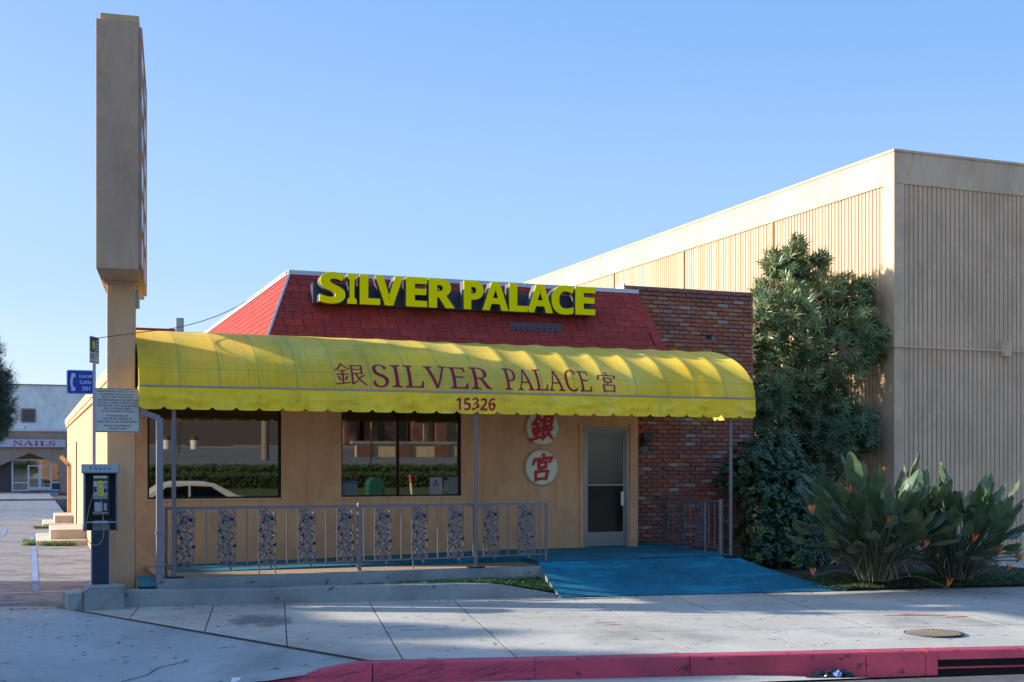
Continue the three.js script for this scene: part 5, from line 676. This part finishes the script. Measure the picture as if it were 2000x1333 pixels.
{
  // across the street, behind the camera
  const gr = std([0.07, 0.11, 0.03], { map: T.leaf, roughness: 1 });
  struct('far_pavement', flat([V(-60, -2.1, -9), V(90, -2.1, -9), V(90, -2.05, -13), V(-60, -2.05, -13)]), M.concWalk);
  struct('grass_slope', sheet(10, 6, (u, v) => V(-60 + 150 * u, -2.05 + 1.75 * v, -13 - 13 * v)), gr);
  struct('far_lot', sheet(4, 8, (u, v) => V(-60 + 150 * u, -0.29 + 1.5 * v, -26 - 40 * v)), M.asphalt);
  struct('far_lot_kerb', [bx(-60, 12, 1.2, 1.38, -66.4, -66), bx(16, 30, 1.2, 1.4, -66.4, -66)], M.conc); struct('far_bank', sheet(10, 4, (u, v) => V(-80 + 190 * u, 1.25 + 6 * v, -66.4 - 45 * v)), std([0.10, 0.075, 0.045], { map: T.leaf, roughness: 1 }));
  const hd = (label, d, y0, y1, x0, x1, t) => { const B = V((x0 + x1) / 2, y0, -d), o = thing('hedge', label, 'hedge', B, 0, 'clipped hedges across the street'), lf = []; for (let i = 0; i < 5; i++) { const g = strap(0.13, 0.08, 0.5, 1); g.rotateX(rr(0.3, 1.2)); g.rotateY(i * 1.3); lf.push(paint(g, [1, 1, 1])); } local(o, 'core', new THREE.BoxGeometry(x1 - x0, y1 - y0 - 0.1, t - 0.15).translate(0, (y1 - y0) / 2 - 0.05, 0), std([0.018, 0.03, 0.01], { roughness: 1 })); const it = []; for (let i = 0; i < 5200; i++) { const X = rr(-(x1 - x0) / 2, (x1 - x0) / 2), top = rnd() < 0.45, k = rr(0.6, 1.4); it.push([mat4(new THREE.Vector3(X, top ? y1 - y0 + rr(-0.12, 0.05) : rr(0, y1 - y0), top ? rr(-t / 2, t / 2) : -t / 2 + rr(-0.08, 0.08)), new THREE.Vector3(rr(-0.5, 0.5), rr(0.2, 1), top ? rr(-0.5, 0.5) : -0.8), rr(0.7, 1.3)), new THREE.Color(0.05 * k, 0.10 * k, 0.025 * k)]); } place(prep(lf), vgreen(0.7, 0.15), it, o, 'foliage'); };
  hd('upper clipped hedge across the street seen only in the windows', 23.5, -0.95, -0.22, -4, 34, 1.4); hd('lower clipped hedge across the street seen only in the windows', 19.5, -1.35, -0.62, -4, 34, 1.3);
  const cream = stuccoM([0.66, 0.55, 0.36]), brk = std([0.24, 0.12, 0.085], { map: T.brickC, roughness: 1 });
  const b = thing('bank_building', 'cream and brick building across the street mirrored in the windows', 'building', V(30, 0.3, -42));
  part(b, 'terrace_wall', bx(20.5, 60, -0.6, 1.2, -42.4, -42), cream); part(b, 'terrace_cap', bx(20.2, 60, 1.2, 1.38, -42.5, -41.85), M.conc); for (const x of [20.5, 23.2, 26.0, 29.4, 33]) part(b, 'brick_pier', bx(x, x + 1.0, -0.6, 1.195, -41.99, -41.8), brk);
  part(b, 'upper_wall', bx(27.5, 60, 1.2, 6, -49.5, -48), cream); for (const x of [20.6, 22.2, 23.6, 25.6, 27.4, 30]) part(b, 'brick_pillar', bx(x, x + 0.8, 1.2, 6, -46.6, -45.8), brk); part(b, 'roof', bx(19.5, 60, 6, 6.6, -60, -45), M.conc); part(b, 'dark_front', bx(21, 27.5, 1.2, 6, -50, -49.6), M.darkGlass);
  const yk = tag(new THREE.Mesh(prep(bx(17.3, 22.0, -0.25, 0.0, -37.2, -37)), std([0.65, 0.48, 0.02])), 'yellow painted kerb in the lot across the street', 'kerb'); yk.name = 'yellow_kerb'; scene.add(yk);
  const bare = (label, x, d, y, h) => { const B = V(x, y, d), o = thing('bare_tree', label, 'tree', B, 0, 'leafless young trees across the street'), g = []; const grow = (p, dir, l, r, k) => { const q = p.clone().addScaledVector(dir, l); g.push(rod(p, q, r, r * 0.7, 5)); if (k) for (let i = 0; i < 3; i++) grow(q, dir.clone().add(rdir().multiplyScalar(0.65)).normalize(), l * 0.68, r * 0.62, k - 1); }; local(o, 'trunk', rod(new THREE.Vector3(0, 0, 0), new THREE.Vector3(0.05, h * 0.45, 0), 0.06, 0.05, 7), M.bark); grow(new THREE.Vector3(0.05, h * 0.45, 0), new THREE.Vector3(0, 1, 0), h * 0.2, 0.045, 4); local(o, 'crown', g, std([0.30, 0.24, 0.17], { roughness: 1 })); };
  bare('leafless tree across the street nearest the yellow kerb', 18.3, -30, -0.2, 4.6); bare('leafless tree across the street before the terrace wall', 23.6, -30, -0.2, 4.4); bare('leafless tree across the street in the middle of the lot', 9.5, -48, 0.5, 5); bare('leafless tree across the street farthest toward the left', 5.5, -50, 0.6, 5);
  for (const [x, d, q] of [[13.3, -36, 'palm trunk across the street nearer the terrace wall'], [6.6, -40, 'palm trunk across the street farther along the lot']]) { const o = thing('palm_tree', q, 'tree', V(x, 0, d), 0, 'palms across the street'); local(o, 'trunk', rod(new THREE.Vector3(0, -0.3, 0), new THREE.Vector3(0, 9, 0), 0.24, 0.18, 10), std([0.36, 0.31, 0.25], { map: T.bark, roughness: 1 })); const fr = []; for (let i = 0; i < 22; i++) { const g = strap(1.9, 0.35, 1.6, 5, 0.3); g.rotateX(rr(0.3, 1.6)); g.rotateY(i * 2.4); g.translate(0, 9, 0); fr.push(g); } local(o, 'crown', fr, std([0.06, 0.10, 0.03])); }
  for (const [x, q] of [[9.9, 'white planter tub across the street, left of its pair'], [12.0, 'white planter tub across the street, right of its pair']]) { const o = thing('planter_tub', q, 'planter', V(x, 0.8, -60), 0, 'white planters across the street'); local(o, 'tub', new THREE.CylinderGeometry(0.34, 0.28, 0.75, 20).translate(0, 0.5, 0), M.white); local(o, 'shrub', new THREE.IcosahedronGeometry(0.28, 2).translate(0, 0.95, 0), gr); }
  // white car beside the camera, mirrored at the foot of the left window
  const o = thing('white_car', 'white sedan parked across the street, mirrored in the left window', 'car', V(5.0, -2.22, -4.0)), pt = std([0.74, 0.75, 0.76], { roughness: 0.25 }); const pr = [[-2.25, 0.35], [-2.3, 0.75], [-2.1, 0.92], [-1.55, 1.0], [-0.9, 1.42], [-0.5, 1.50], [0.45, 1.49], [0.8, 1.42], [1.55, 1.02], [2.2, 0.9], [2.3, 0.7], [2.25, 0.35]];
  local(o, 'body', extr(poly(pr), 1.7, 0.05).translate(0, 0, -0.85), pt); for (const s of [-1, 1]) { local(o, 'window', extr(poly([[-1.25, 1.02], [-0.8, 1.36], [-0.1, 1.41], [-0.1, 1.02]]), 0.01).translate(0, 0, s * 0.905 - 0.005), M.darkGlass); local(o, 'window', extr(poly([[-0.02, 1.02], [-0.02, 1.41], [0.65, 1.38], [1.2, 1.02]]), 0.01).translate(0, 0, s * 0.905 - 0.005), M.darkGlass); for (const x of [-1.4, 1.4]) { const w = local(o, 'wheel', new THREE.CylinderGeometry(0.33, 0.33, 0.22, 24).rotateX(Math.PI / 2).translate(x, 0.33, s * 0.82), M.black); local(w, 'rim', new THREE.CylinderGeometry(0.2, 0.2, 0.235, 16).rotateX(Math.PI / 2).translate(x, 0.33, s * 0.82), M.steel); } }
  const mb = thing('mail_box', 'dark green relay mail box across the street mirrored in the right window', 'mail box', V(13.2, -2.1, -10)); const ms = new THREE.Shape(); ms.moveTo(-0.33, 0); ms.lineTo(0.33, 0); ms.lineTo(0.33, 1.1); ms.absarc(0, 1.1, 0.33, 0, Math.PI); ms.lineTo(-0.33, 0); local(mb, 'box_body', extr(ms, 0.6, 0.015).translate(0, 0, -0.3), std([0.02, 0.12, 0.09], { roughness: 0.4 })); local(mb, 'door', new THREE.BoxGeometry(0.5, 0.7, 0.02).translate(0, 0.65, -0.325), std([0.016, 0.10, 0.075]));
  const mk = thing('marker_post', 'thin white marker post with a red tip across the street', 'post', V(14.8, -2.1, -10.2)); local(mk, 'stem', rod(new THREE.Vector3(0.1, 0, 0), new THREE.Vector3(0, 1.2, 0), 0.045), M.white); local(mk, 'tip', rod(new THREE.Vector3(0, 1.2, 0), new THREE.Vector3(-0.03, 1.55, 0), 0.05), M.redBright);
}

scene.traverse((o) => { if (o.isMesh) { o.castShadow = true; o.receiveShadow = true; } });
renderer.render(scene, camera);
